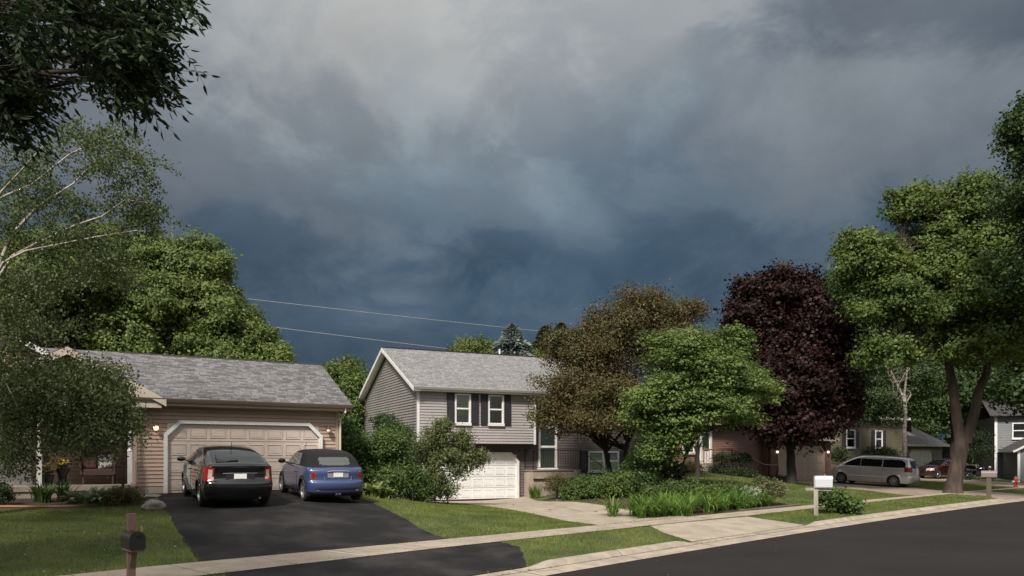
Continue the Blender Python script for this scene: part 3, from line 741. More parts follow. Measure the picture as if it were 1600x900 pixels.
d.box(6.45, 7.27, -.028, -.022, 1.46, 2.44, 1); build('curtain', d, [M['glass'], mat('curtain', (.45, .44, .42), .8)], dr)
g = MB(); g.box(5.6, 8.2, -.95, -.02, -.3, 1.32); build('entry_landing', g, mat('tan_block', (.38, .31, .24), .85, (.30, .24, .19), 2, 5), h2)
g = MB(); g.box(5.56, 8.22, -.99, 0, 1.322, 1.38)
for k in range(6): g.box(8.2 + k * .28, 8.2 + (k + 1) * .28, -.95, -.02, -.3, 1.32 - (k + 1) * .18)
build('entry_steps', g, mat('step_concrete', (.22, .18, .15), .85), h2)
def railing(house, pts, hgt_, n, m, r=.012, name='railing'):
    g = MB(); pts = [Vector(p) for p in pts]
    for a, b in zip(pts[:-1], pts[1:]):
        up = Vector((0, 0, hgt_)); g.tube([a + up, b + up], r * 1.5, 5); g.tube([a + Vector((0, 0, .1)), b + Vector((0, 0, .1))], r, 5)
        g.tube([a, a + up], r * 1.6, 5); g.tube([b, b + up], r * 1.6, 5)
        k = max(1, int((b - a).length / n))
        for i in range(1, k): p = a.lerp(b, i / k); g.tube([p + Vector((0, 0, .1)), p + up], r * .8, 4)
    return build(name, g, m, house)
railing(h2, [(5.62, -.05, 1.38), (5.62, -.93, 1.38), (8.2, -.93, 1.38), (9.9, -.93, .3)], .95, .13, M['iron'])
g = MB(); g.box(5.6, 12, -1.02, -.98, .9, .96); g.box(9.6, 9.68, -1.05, -.97, .2, .9); build('garden_rail', g, M['iron'], h2)
lantern(h2, 2.9, -.0, 2.42, M['lampg'])

# ================================================================== HOUSE 3 (red brown, behind the maple)
M['redsid'] = mat('red_brown_siding', (.235, .135, .105), .6, (.19, .11, .09), .8, 4)
h3 = thing('red_brown_house', (16.66, 48, .4), R(34), 'red brown sided house behind the purple maple, with beige garage door between two lit lamps', 'house')
g = MB(); siding(g, -9.3, -.7, .3, 3.4, .5, .125); g.box(-9.3, 5.6, .535, .6, -.5, 3.6); siding(g, -.75, -.1, .0, 2.7, 0, .125); siding(g, 4.9, 5.6, 0, 2.7, 0, .125); siding(g, -.2, 5, 2.25, 2.7, 0, .125)
g.box(-.75, 5.6, .035, .1, -.4, 2.7); g.box(-.76, -.7, .05, .5, -.4, 2.7); g.box(5.55, 5.6, .05, 7, -.4, 4); g.box(-9.3, -9.25, .6, 7, -.5, 3.6); g.box(-9.3, 5.6, 7, 7.1, -.5, 3.6)
build('wall', g, M['redsid'], h3)
g = MB(); roof_plane(g, (-9.7, .0, 3.6), (6.0, .0, 3.6), (6.0, 3.9, 5.5), (-9.7, 3.9, 5.5)); roof_plane(g, (6., 7.7, 3.6), (-9.7, 7.7, 3.6), (-9.7, 3.9, 5.5), (6., 3.9, 5.5))
roof_plane(g, (-1.0, -.5, 2.75), (5.9, -.5, 2.75), (5.9, .5, 3.2), (-1.0, .5, 3.2)); rf = build('roof', g, M['roof3'], h3)
g = MB(); g.box(-9.7, 6, -.05, -.0, 3.42, 3.58); g.box(-1.0, 5.9, -.55, -.5, 2.58, 2.74); build('fascia', g, M['tan_trim'], rf)
panel_door(h3, .1, 4.8, .02, 2.12, -.03, 6, 4, mat('beige_garage_door', (.40, .32, .25), .6), M['tan_trim'], clip=.4, tw=.1, wallm=M['redsid'])
for _a, _b in ((4.95, 5.6), (-.72, -.12)): g = MB(); g.box(_a, _b, -.12, -.02, 0, 2.5); build('brick_pier', g, M['brick'], h3)
lantern(h3, -.2, -.1, 1.85, M['lampw']); lantern(h3, 5.1, -.12, 1.85, M['lampw'])
window(h3, -7.9, -6.95, 1.75, 3.05, .48, blind=False)
d = MB(); d.box(-6.5, -6.35, .38, .5, 1.1, 3.2); d.box(-5.65, -5.5, .38, .5, 1.1, 3.2); d.box(-6.35, -5.65, .38, .5, 3.08, 3.2); d.box(-6.35, -5.65, .44, .48, 1.1, 3.08)
dr = build('front_door', d, M['white'], h3); d = MB(); d.box(-6.27, -5.73, .42, .438, 1.9, 2.95); build('pane', d, M['glass'], dr)
lantern(h3, -6.75, .48, 2.9, M['lampw'])
g = MB(); g.box(-7.4, -4.9, -.6, .48, -.3, 1.06)
for k in range(7): g.box(-4.9 + k * .5, -4.4 + k * .5, -.6, .4, -.3, 1.06 - (k + 1) * .145)
build('entry_steps', g, mat('pale_concrete', (.42, .37, .32), .85), h3)
M['redwood'] = mat('redwood_rail', (.27, .15, .11), .7)
railing(h3, [(-7.3, -.58, 1.06), (-4.9, -.58, 1.06), (-1.9, -.58, .15), (-.6, -.58, .1)], .9, .22, M['redwood'], .028)

# ================================================================== HOUSES further right
def simple_house(name, loc, rz, label, w_, d_, ez, rz_, wallm, roofm, zs=0, brick=0):
    h = thing(name, loc, rz, label, 'house')
    g = MB(); siding(g, 0, w_, brick, ez, 0, .13); g.box(0.04, w_ - .01, .035, d_, -.6, ez); side_siding(g, 0, d_, brick, ez, 0, 1, .13)
    k = (rz_ - ez) / (d_ / 2)
    side_siding(g, 0, d_, ez, rz_ - .05, 0, 1, .13, lambda z: ((z - ez) / k, d_ - (z - ez) / k)); build('wall', g, wallm, h)
    g = MB(); roof_plane(g, (-.35, -.45, ez - .05), (w_ + .35, -.45, ez - .05), (w_ + .35, d_ / 2, rz_), (-.35, d_ / 2, rz_)); roof_plane(g, (w_ + .35, d_ + .45, ez - .05), (-.35, d_ + .45, ez - .05), (-.35, d_ / 2, rz_), (w_ + .35, d_ / 2, rz_))
    r = build('roof', g, roofm, h); g = MB(); g.box(-.35, w_ + .35, -.49, -.45, ez - .25, ez - .06); build('fascia', g, M['white'], r)
    return h
M['olive'] = mat('olive_siding', (.13, .115, .075), .65, (.11, .095, .065), .8, 4)  # olive made darker in the colour to stand for deep tree shade
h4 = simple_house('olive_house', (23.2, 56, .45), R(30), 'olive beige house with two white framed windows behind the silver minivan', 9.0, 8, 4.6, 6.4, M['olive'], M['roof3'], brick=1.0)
g = MB(); g.box(-.02, 9.02, -.09, -.01, -.5, 1.0); build('brick_base', g, M['brick'], h4)
for a, b in ((2.05, 3.1), (5.5, 6.4)): window(h4, a, b, 2.15, 3.5, -.02, blind=False, shut=[(a - .42, a - .05), (b + .05, b + .42)])
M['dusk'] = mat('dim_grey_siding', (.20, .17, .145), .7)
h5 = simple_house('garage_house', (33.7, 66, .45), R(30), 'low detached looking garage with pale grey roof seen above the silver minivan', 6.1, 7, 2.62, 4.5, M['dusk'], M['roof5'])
panel_door(h5, 1.1, 4.6, .02, 2.0, -.03, 6, 4, mat('pale_garage_door', (.72, .67, .62), .6), M['tan_trim'], clip=.35, tw=.1, wallm=M['dusk'])
M['blue_grey'] = mat('blue_grey_siding', (.17, .175, .18), .65, (.15, .155, .16), .8, 4)  # siding colour lowered to stand for the shade on this house
h6 = thing('blue_grey_house', (36.6, 57.2, .3), R(-22), 'blue grey house at the right edge with a small dark roofed front wing', 'house')
g = MB(); siding(g, 0, 8, 2.2, 4.7, 1.5, .13); g.box(.04, 8, 1.535, 8, 0, 4.7); side_siding(g, 1.5, 8, 0, 4.7, 0, 1, .13); build('wall', g, M['blue_grey'], h6)
g = MB(); roof_plane(g, (-.4, 1.0, 4.75), (8.4, 1., 4.75), (8.4, 4.8, 6.3), (-.4, 4.8, 6.3)); roof_plane(g, (8.4, 8.5, 4.75), (-.4, 8.5, 4.75), (-.4, 4.8, 6.3), (8.4, 4.8, 6.3)); rf = build('roof', g, M['roof3'], h6)
g = MB(); g.box(-.04, .14, 1.44, 1.5, .3, 4.7); build('corner_board', g, M['white'], h6)
window(h6, 1.1, 2.2, 3.0, 4.2, 1.48, blind=False)
g = MB(); g.box(0.54, 4.8, -3.4, 1.5, -.3, 2.2); side_siding(g, -3.4, 1.5, 0, 2.2, .49, 1, .13); g.prism([(.5, 2.2), (2.65, 3.4), (4.8, 2.2)], -3.4, 1.4); build('wing_wall', g, M['blue_grey'], h6)
g = MB(); roof_plane(g, (.2, 1.5, 2.1), (.2, -3.7, 2.1), (2.65, -3.7, 3.5), (2.65, 1.5, 3.5)); roof_plane(g, (5.1, -3.7, 2.1), (5.1, 1.5, 2.1), (2.65, 1.5, 3.5), (2.65, -3.7, 3.5)); rf = build('wing_roof', g, M['roof3'], h6)
g = MB()
for xe in (.2, 5.1): g.quad((xe, -3.72, 1.92), (xe, -3.72, 2.08), (2.65, -3.72, 3.48), (2.65, -3.72, 3.3))
g.box(.14, .2, -3.7, 1.5, 1.95, 2.1); g.box(.46, .62, -3.45, -3.4, 0, 2.05); build('white_trim', g, M['white'], rf)
g = MB(); g.box(1.1, 2.2, -3.46, -3.4, .2, 1.9); dr = build('front_door', g, mat('dark_red_door', (.12, .03, .03), .5), h6)
g = MB(); g.box(1.0, 1.1, -3.5, -3.4, .1, 2.0); g.box(2.2, 2.3, -3.5, -3.4, .1, 2.0); g.box(1.1, 2.2, -3.5, -3.4, 1.9, 2.0); build('door_frame', g, M['white'], dr)

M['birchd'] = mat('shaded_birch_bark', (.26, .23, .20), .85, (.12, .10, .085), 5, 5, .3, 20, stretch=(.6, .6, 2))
# ================================================================== VEGETATION
def unit(a): return a / (np.linalg.norm(a, axis=-1, keepdims=True) + 1e-9)
def rdir(n): return unit(rng.normal(size=(n, 3)))
def leaf_quads(C, out, L, W, up=.6, outw=.5, droop=0.0, flat=0.0):
    """one pointed leaf per centre: normals lean up and outwards"""
    outw = outw * 1.9; n = len(C); N = unit(rdir(n) * (1 - flat) + np.array([0, 0, up]) + out * outw)
    A = rdir(n); A = A - N * (A * N).sum(1, keepdims=True); A[:, 2] -= droop; A = unit(A)
    B = unit(np.cross(N, A)); s = rng.uniform(.65, 1.3, (n, 1)); l = L * s / 2; w_ = W * s / 2
    V = np.stack([C - A * l, C + B * w_ - A * l * .1, C + A * l, C - B * w_ - A * l * .1], 1).reshape(-1, 3)
    return V
def lobe_cloud(lobes, dens, cl, nl, sub=.32, flatz=.6, nsub=None, inner=.25, rough=.5, smin=.45):
    """lobes: (cx,cy,cz,rx,ry,rz). Sub-lobes sit on each lobe, clusters of leaves on each sub-lobe. Returns leaf centres, outward dirs, sub-lobe centres"""
    Cs, Os, subs = [], [], []
    for (cx, cy, cz, rx, ry, rz) in lobes:
        c = np.array([cx, cy, cz]); r = np.array([rx, ry, rz]); rm = (rx * ry * rz) ** (1 / 3)
        k = nsub or max(8, int(14 / sub ** 1.0)); d = rdir(k); d[:, 2] = np.where(d[:, 2] < -.55, -d[:, 2], d[:, 2])
        sc_ = c + r * d * rng.uniform(smin, .92, (k, 1)); sr = rm * sub * rng.uniform(.55, 1.35, k)
        subs += [(s_, q) for s_, q in zip(sc_, sr)]
        for s_, q in zip(sc_, sr):
            m = max(4, int(dens * q * q * 12)); e = rdir(m); p = s_ + e * q * rng.uniform(1 - rough, 1.08, (m, 1)) * np.array([1, 1, .75])
            p = p + unit(p - c) * (rng.exponential(.10, (m, 1)) * rm * .55) * (rng.random((m, 1)) < .3)
            P = np.repeat(p, nl, 0); O = np.repeat(unit(unit(p - s_) * 1.0 + unit(p - c) * .45), nl, 0)
            Cs.append(P + rng.normal(size=P.shape) * cl * np.array([1, 1, flatz])); Os.append(O)
        m = int(dens * rm * rm * 12 * inner * 3)
        if m: 
            p = c + r * rdir(m) * rng.uniform(.1, .75, (m, 1)); P = np.repeat(p, nl, 0)
            Cs.append(P + rng.normal(size=P.shape) * cl * 1.5); Os.append(rdir(len(P)))
    return np.concatenate(Cs), np.concatenate(Os), subs
def wiggle(a, b, n, amp, sag=0.0):
    a = np.array(a, float); b = np.array(b, float); L = np.linalg.norm(b - a); t = np.linspace(0, 1, n)[:, None]
    p = a * (1 - t) + b * t; off = rng.normal(size=(n, 3)) * amp * L; off[0] = 0; off[-1] = 0
    p = p + off; p[:, 2] += sag * L * np.sin(np.pi * t[:, 0]); return [tuple(q) for q in p]
def branches(mb, base, fork, r0, r1, tips, nlimb=7, seg=6, amp=.035, twig=0.35, sag=.08):
    mb.tube(wiggle(base, fork, seg, amp * .22), list(np.linspace(r0, r1, seg)), 9)
    # root flare
    if base[2] < 2.0: mb.tube([(base[0], base[1], base[2] - .3), (base[0], base[1], base[2] + .02), (base[0] , base[1], base[2] + .22), (base[0], base[1], base[2] + .6)], [r0 * 1.45, r0 * 1.22, r0 * 1.06, r0 * .93], 11, cap=False)
    tips = list(tips); random.shuffle(tips); limbs = []
    for s_, q in tips[:nlimb]:
        st = np.array(fork) + (np.array(base) - np.array(fork)) * random.uniform(0, .12)
        P = wiggle(st, s_, 6, amp, sag); mb.tube(P, list(np.linspace(r1 * .62, r1 * .12, 6)), 6); limbs.append(P)
    for s_, q in (tips[nlimb:] if limbs else []):
        best = min((np.linalg.norm(np.array(p) - s_), p) for P in limbs for p in P[1:-1])
        mb.tube(wiggle(best[1], s_, 4, amp, sag * .5), [r1 * .22, r1 * .16, r1 * .1, r1 * .04], 4, cap=False)
        for k in range(int(3 * twig)): 
            e = s_ + rdir(1)[0] * q * 1.0; mb.tube(wiggle(s_, e, 3, amp), [r1 * .08, r1 * .05, .004], 3, cap=False)
def px_lobe(px, py, Y, rx, rz, dep=.9):
    x, y, z = at(px, py, Y); k = Y / F; return (x, y, z, rx * k, rx * k * dep, rz * k)
def tree(name, label, base, fork, r0, r1, lobes, mat_, bark, L, W, dens=9, cl=.28, nl=9, sub=.32, flatz=.6, nlimb=7, cat='tree', group=None,
         up=.6, inner=.25, rough=.5, twig=1.0, stems=None, droop=0, trunk='trunk', crown='crown', nsub=None, smin=.45, flat=0.0, outw=.5, extra=None):
    t = thing(name, base, 0, label, cat, group); bx, by, bz = base
    C, O, subs = lobe_cloud(lobes, dens, cl, nl, sub, flatz, nsub, inner, rough, smin)
    gz = hgt(C[:, 0], C[:, 1]) if C[:, 2].min() < 1.5 else np.full(len(C), -9.)
    k = C[:, 2] > gz + .03; C, O = C[k], O[k]
    V = leaf_quads(C, O, L, W, up, outw, droop, flat) - np.array(base)
    if extra is not None: V = np.concatenate([V, extra - np.array(base)])
    np_mesh(crown, V, np.arange(len(V)).reshape(-1, 4), mat_, t)
    mb = MB()
    for (b_, f_, a0, a1) in (stems or [(base, fork, r0, r1)]):
        branches(mb, np.array(b_), np.array(f_), a0, a1, subs if len(stems or [0]) == 1 else ([] if b_ is stems[0][0] and t['category'] == 'tree' and name == 'street_tree' else random.sample(subs, max(4, int(len(subs) / max(1, len(stems) - (name == 'street_tree')))))), nlimb, twig=twig)
    mb.v = [(x - bx, y - by, z - bz) for x, y, z in mb.v]
    build(trunk, mb, bark, t, True)
    return t

LM = {}
LM['fresh'] = leaf_mat('fresh_leaves', (.070, .11, .026), (.195, .245, .062), .38)
LM['bright'] = leaf_mat('bright_leaves', (.09, .145, .034), (.20, .27, .075), .42)
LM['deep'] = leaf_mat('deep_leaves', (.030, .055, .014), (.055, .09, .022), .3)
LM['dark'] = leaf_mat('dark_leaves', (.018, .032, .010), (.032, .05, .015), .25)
LM['purple'] = leaf_mat('purple_leaves', (.013, .0068, .0058), (.040, .0155, .0115), .2, spec=.22)
LM['bronze'] = leaf_mat('bronze_leaves', (.115, .072, .030), (.10, .105, .034), .34)
LM['birchl'] = leaf_mat('birch_leaves', (.050, .076, .022), (.105, .135, .045), .34)
LM['grn'] = leaf_mat('mid_leaves', (.062, .105, .024), (.165, .215, .05), .38)
LM['blue'] = leaf_mat('blue_needles', (.13, .16, .15), (.20, .23, .21), .1)
LM['olive'] = leaf_mat('olive_leaves', (.09, .10, .032), (.17, .13, .05), .32)
LM['lime'] = leaf_mat('lime_leaves', (.20, .26, .075), (.28, .32, .12), .35)
LM['hosta'] = leaf_mat('hosta_leaves', (.12, .17, .07), (.42, .45, .30), .3)

# bright round trees behind the tan house
tree('maple_tree', 'large sunlit green tree rising right behind the ridge of the tan garage roof', (-19.5, 45, 1.0), (-19.0, 45, 6.5), .35, .26,
     [px_lobe(225, 450, 45, 105, 80), px_lobe(300, 430, 45, 70, 60), px_lobe(330, 500, 44, 75, 60), px_lobe(400, 545, 44, 55, 42), px_lobe(235, 540, 44, 100, 60), px_lobe(150, 530, 45, 80, 65), px_lobe(330, 560, 43.5, 90, 40), px_lobe(430, 562, 43.5, 30, 25), px_lobe(260, 490, 43, 70, 60)],
     LM['fresh'], M['bark_dark'], .20, .12, dens=7.5, cl=.19, nl=10, sub=.25, rough=.5, smin=.5, nlimb=9, outw=.7)
tree('maple_tree', 'sunlit green tree farther left, seen through the birch branches over the porch roof', (-27, 42, 1.0), (-27, 42, 6.0), .35, .26,
     [px_lobe(80, 440, 42, 110, 80), px_lobe(10, 480, 42, 90, 80), px_lobe(170, 410, 43, 75, 55)],
     LM['fresh'], M['bark_dark'], .20, .12, dens=6.5, cl=.19, nl=10, sub=.25, rough=.5, smin=.5, nlimb=7, outw=.7)
tree('ash_tree', 'green tree standing in the gap between the tan house and the grey house', (-9.9, 44, .7), (-9.7, 44, 3.2), .2, .16,
     [px_lobe(535, 600, 44, 38, 42), px_lobe(530, 660, 43, 45, 50), px_lobe(560, 640, 43, 40, 55), px_lobe(505, 640, 44, 36, 50)],
     LM['grn'], M['bark_dark'], .17, .10, dens=6, cl=.2, nl=9, sub=.33, outw=.7)
# far trees behind the grey house
def conifer(base, h_, r_, mt, label, name='spruce_tree', n=2600):
    t = thing(name, base, 0, label, 'tree'); 
    zf = rng.uniform(0, 1, n) ** .8; a = rng.uniform(0, 2 * np.pi, n); rr = r_ * (1 - zf) ** .72 * (rng.uniform(.55, 1.05, n)) * (1 + .18 * np.sin(zf * 60)); 
    C = np.c_[rr * np.cos(a), rr * np.sin(a), .12 * h_ + zf * h_ * .9 - rr * .18]; O = unit(np.c_[np.cos(a), np.sin(a), np.full(n, -.1)])
    A = unit(O + rdir(n) * .45); N = unit(np.cross(A, rdir(n))); B = np.cross(N, A); l = .34; w_ = .10
    V = np.stack([C - A * l, C + B * w_, C + A * l, C - B * w_], 1).reshape(-1, 3)
    np_mesh('crown', V, np.arange(len(V)).reshape(-1, 4), mt, t); g = MB(); g.tube([(0, 0, -.2), (0, 0, h_)], [.2, .02], 7); build('trunk', g, M['bark_dark'], t, True); return t
x, y, z = at(800, 512, 70); conifer((x, y, .8), z - .8, 5.6, LM['blue'], 'pale blue spruce poking above the grey house roof ridge', n=14000)
x, y, z = at(852, 515, 74); conifer((x, y, .8), z - .8, 5.0, LM['dark'], 'dark spruce directly right of the pale blue spruce', n=11000)
x, y, z = at(877, 510, 76); conifer((x, y, .8), z - .8, 4.6, LM['dark'], 'dark spruce touching the bronze leaved crown, second right of the blue spruce', n=11000)
tree('ash_tree', 'bushy green treetop above the grey roof, left of the vent pipe', (-3.6, 72, .8), (-3.6, 72, 6), .3, .2,
     [px_lobe(735, 560, 72, 42, 32), px_lobe(770, 572, 72, 40, 34), px_lobe(830, 575, 72, 50, 32)], LM['grn'], M['bark_dark'], .24, .14, dens=4, cl=.28, nl=9, sub=.3)
# bronze tree in front of the grey house
x, y, _ = at(960, 700, 33.4); zb = H(x, y)
tree('bronze_tree', 'broad bronze brown leaved tree covering the right half of the grey house', (x, y, zb), (x - .1, y, zb + 1.5), .17, .13,
     [px_lobe(985, 530, 33.6, 100, 72), px_lobe(1010, 500, 34.5, 70, 42), px_lobe(900, 590, 33.4, 75, 68), px_lobe(870, 650, 33.0, 48, 40), px_lobe(960, 620, 33.0, 90, 62), px_lobe(1055, 550, 34.2, 55, 60), px_lobe(930, 545, 33.4, 50, 48), px_lobe(930, 662, 32.6, 75, 28), px_lobe(880, 540, 33.6, 40, 30), px_lobe(1080, 490, 34.5, 30, 20)],
     LM['bronze'], M['bark_dark'], .105, .062, dens=11, cl=.17, nl=9, sub=.25, rough=.65, nlimb=12, twig=1.6, smin=.4, outw=.4, inner=.2,
     stems=[((x, y, zb), (x - .4, y, zb + 1.8), .13, .10), ((x + .2, y, zb), (x + .6, y + .2, zb + 2.0), .12, .09)])
# bright green layered tree
x, y, _ = at(1040, 700, 29.6); zb = H(x, y)
tree('green_tree', 'bright green spreading tree with layered leaves between the bronze tree and the purple maple', (x, y, zb), (x, y, zb + 1.4), .2, .15,
     [px_lobe(1070, 560, 29.2, 80, 42), px_lobe(1125, 590, 29.0, 82, 46), px_lobe(1040, 620, 28.6, 60, 40), px_lobe(1110, 640, 28.8, 80, 38), px_lobe(1140, 540, 29.6, 40, 32), px_lobe(1050, 680, 28.6, 55, 34), px_lobe(1010, 650, 28.8, 42, 45), px_lobe(1175, 610, 29.4, 40, 40), px_lobe(1030, 712, 28.5, 34, 20)],
     LM['bright'], M['bark_dark'], .11, .08, dens=11, cl=.17, nl=10, sub=.27, flatz=.22, up=1.3, nlimb=10, rough=.6, inner=.25,
     stems=[((x - .1, y, zb), (x - .5, y, zb + 1.7), .11, .08), ((x + .1, y + .1, zb), (x + .3, y, zb + 1.9), .13, .09), ((x + .3, y, zb), (x + .9, y, zb + 1.8), .10, .07)])
# purple maple
x, y, _ = at(1237, 700, 42); zb = H(x, y)
tree('purple_maple', 'tall dark purple leaved maple in front of the red brown house garage', (x, y, zb), (x - .1, y, zb + 2.6), .27, .2,
     [px_lobe(1215, 480, 42.4, 75, 60), px_lobe(1190, 540, 42, 66, 70), px_lobe(1270, 530, 42, 72, 72), px_lobe(1240, 610, 41.6, 92, 68), px_lobe(1300, 620, 42, 52, 66), px_lobe(1180, 640, 41.5, 50, 46), px_lobe(1245, 670, 41.3, 78, 30), px_lobe(1180, 470, 42, 42, 40)],
     LM['purple'], M['bark_dark'], .19, .15, dens=6.5, cl=.22, nl=9, sub=.28, nlimb=9, outw=.6, inner=.4)
# big street tree at right
x, y = 22.6, 38.6; zb = H(x, y); P = lambda px, py, Y=38.6: at(px, py, Y)
tree('street_tree', 'big green street tree with forked trunk on the grass verge beside the far mailbox', (x, y, zb), P(1508, 690), .42, .36,
     [px_lobe(1365, 410, 38, 58, 46), px_lobe(1420, 325, 38.5, 46, 34), px_lobe(1335, 385, 38.5, 32, 26), px_lobe(1520, 320, 38.6, 62, 46), px_lobe(1470, 375, 38.6, 50, 42), px_lobe(1560, 400, 38, 75, 60), px_lobe(1395, 480, 37.6, 66, 48), px_lobe(1385, 555, 37.6, 50, 36), px_lobe(1510, 470, 37.2, 80, 62), px_lobe(1590, 500, 37, 80, 60), px_lobe(1540, 545, 37.2, 70, 42), px_lobe(1450, 430, 38.6, 60, 50), px_lobe(1440, 330, 39.5, 40, 40), px_lobe(1470, 520, 38.6, 60, 45), px_lobe(1340, 440, 38.6, 36, 34), px_lobe(1470, 400, 39.5, 60, 60), px_lobe(1590, 330, 39, 50, 50)],
     LM['grn'], M['bark'], .19, .11, dens=5.0, cl=.22, nl=10, sub=.27, nlimb=6, outw=.7, inner=.10, rough=.6,
     stems=[((x - .25, y, zb), P(1503, 686), .40, .32), (P(1502, 692), P(1480, 545), .27, .18), (P(1508, 692), P(1545, 560), .27, .18)])
tree('street_tree', 'dark leaved tree at the very right edge, higher and nearer than the forked one', (25.5, 30.5, .1), (25.2, 31, 6), .3, .24,
     [px_lobe(1620, 230, 31, 60, 70), px_lobe(1640, 320, 31, 85, 70), px_lobe(1600, 195, 31.5, 32, 40), px_lobe(1650, 420, 31.5, 80, 70)],
     LM['deep'], M['bark_dark'], .17, .10, dens=6, cl=.2, nl=9, sub=.28, outw=.6)
# white birch behind the van
x, y, _ = at(1413, 700, 52); zb = H(x, y); Q = lambda px, py: at(px, py, 52)
tree('birch_tree', 'thin white trunked birch forking above the silver minivan', (x, y, zb), Q(1414, 620), .14, .11,
     [px_lobe(1375, 640, 52, 38, 40), px_lobe(1440, 600, 53, 40, 40), px_lobe(1360, 590, 53, 35, 35)], LM['deep'], M['birchd'], .17, .10, dens=4.5, cl=.25, nl=8, sub=.3, nlimb=3,
     stems=[((x, y, zb), Q(1413, 622), .15, .12), (Q(1413, 624), Q(1382, 560), .10, .06), (Q(1413, 624), Q(1418, 565), .09, .05)])
# dark trees closing the right background
BGT = [('dark tree in deep shade between the purple maple and the forked street tree', 1345, 545, 60, 62, 120, 9), ('dark tree with bare trunk behind the red car', 1490, 580, 64, 70, 85, 8),
       ('dark tree behind the white birch', 1420, 560, 70, 60, 100, 8), ('dark tree over the blue grey house roof', 1570, 590, 72, 60, 85, 8), ('rounded dark tree peeking over the purple maple', 1310, 480, 64, 42, 60, 8),
       ('dark tree behind the olive house', 1330, 630, 78, 60, 60, 8), ('dark tree low at the right edge above the front wing', 1625, 580, 46, 60, 70, 8)]
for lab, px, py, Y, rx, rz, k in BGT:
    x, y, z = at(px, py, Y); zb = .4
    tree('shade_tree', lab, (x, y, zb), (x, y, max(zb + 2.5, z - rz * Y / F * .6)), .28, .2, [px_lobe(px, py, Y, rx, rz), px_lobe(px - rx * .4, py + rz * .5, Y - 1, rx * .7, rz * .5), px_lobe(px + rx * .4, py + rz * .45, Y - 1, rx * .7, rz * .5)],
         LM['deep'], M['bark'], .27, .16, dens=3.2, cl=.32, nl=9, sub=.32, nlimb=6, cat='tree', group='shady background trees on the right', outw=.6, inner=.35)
for i, (px, Y, h_, r_) in enumerate([(1040, 95, 9, 6), (1120, 100, 9, 6), (1230, 98, 10, 7), (640, 110, 8, 7), (560, 105, 8, 6), (900, 105, 8, 7), (1560, 105, 12, 9), (1440, 110, 12, 9)]):
    FL = ['behind the bronze tree top', 'between the bright green tree and the purple maple', 'directly behind the purple maple', 'behind the gable end of the grey house', 'left of the grey house gable', 'behind the dark spruces', 'far behind the blue grey house', 'far behind the white birch'][i]
    x = (px - 800) / F * Y
    tree('background_tree', 'far green treetop ' + FL, (x, Y, .6), (x, Y, h_ * .5), .3, .2, [(x, Y, h_ * .62, r_ * .8, r_ * .8, h_ * .38)],
         LM['deep'], M['bark_dark'], .4, .24, dens=1.6, cl=.4, nl=8, sub=.3, nlimb=5, group='far trees behind the houses')

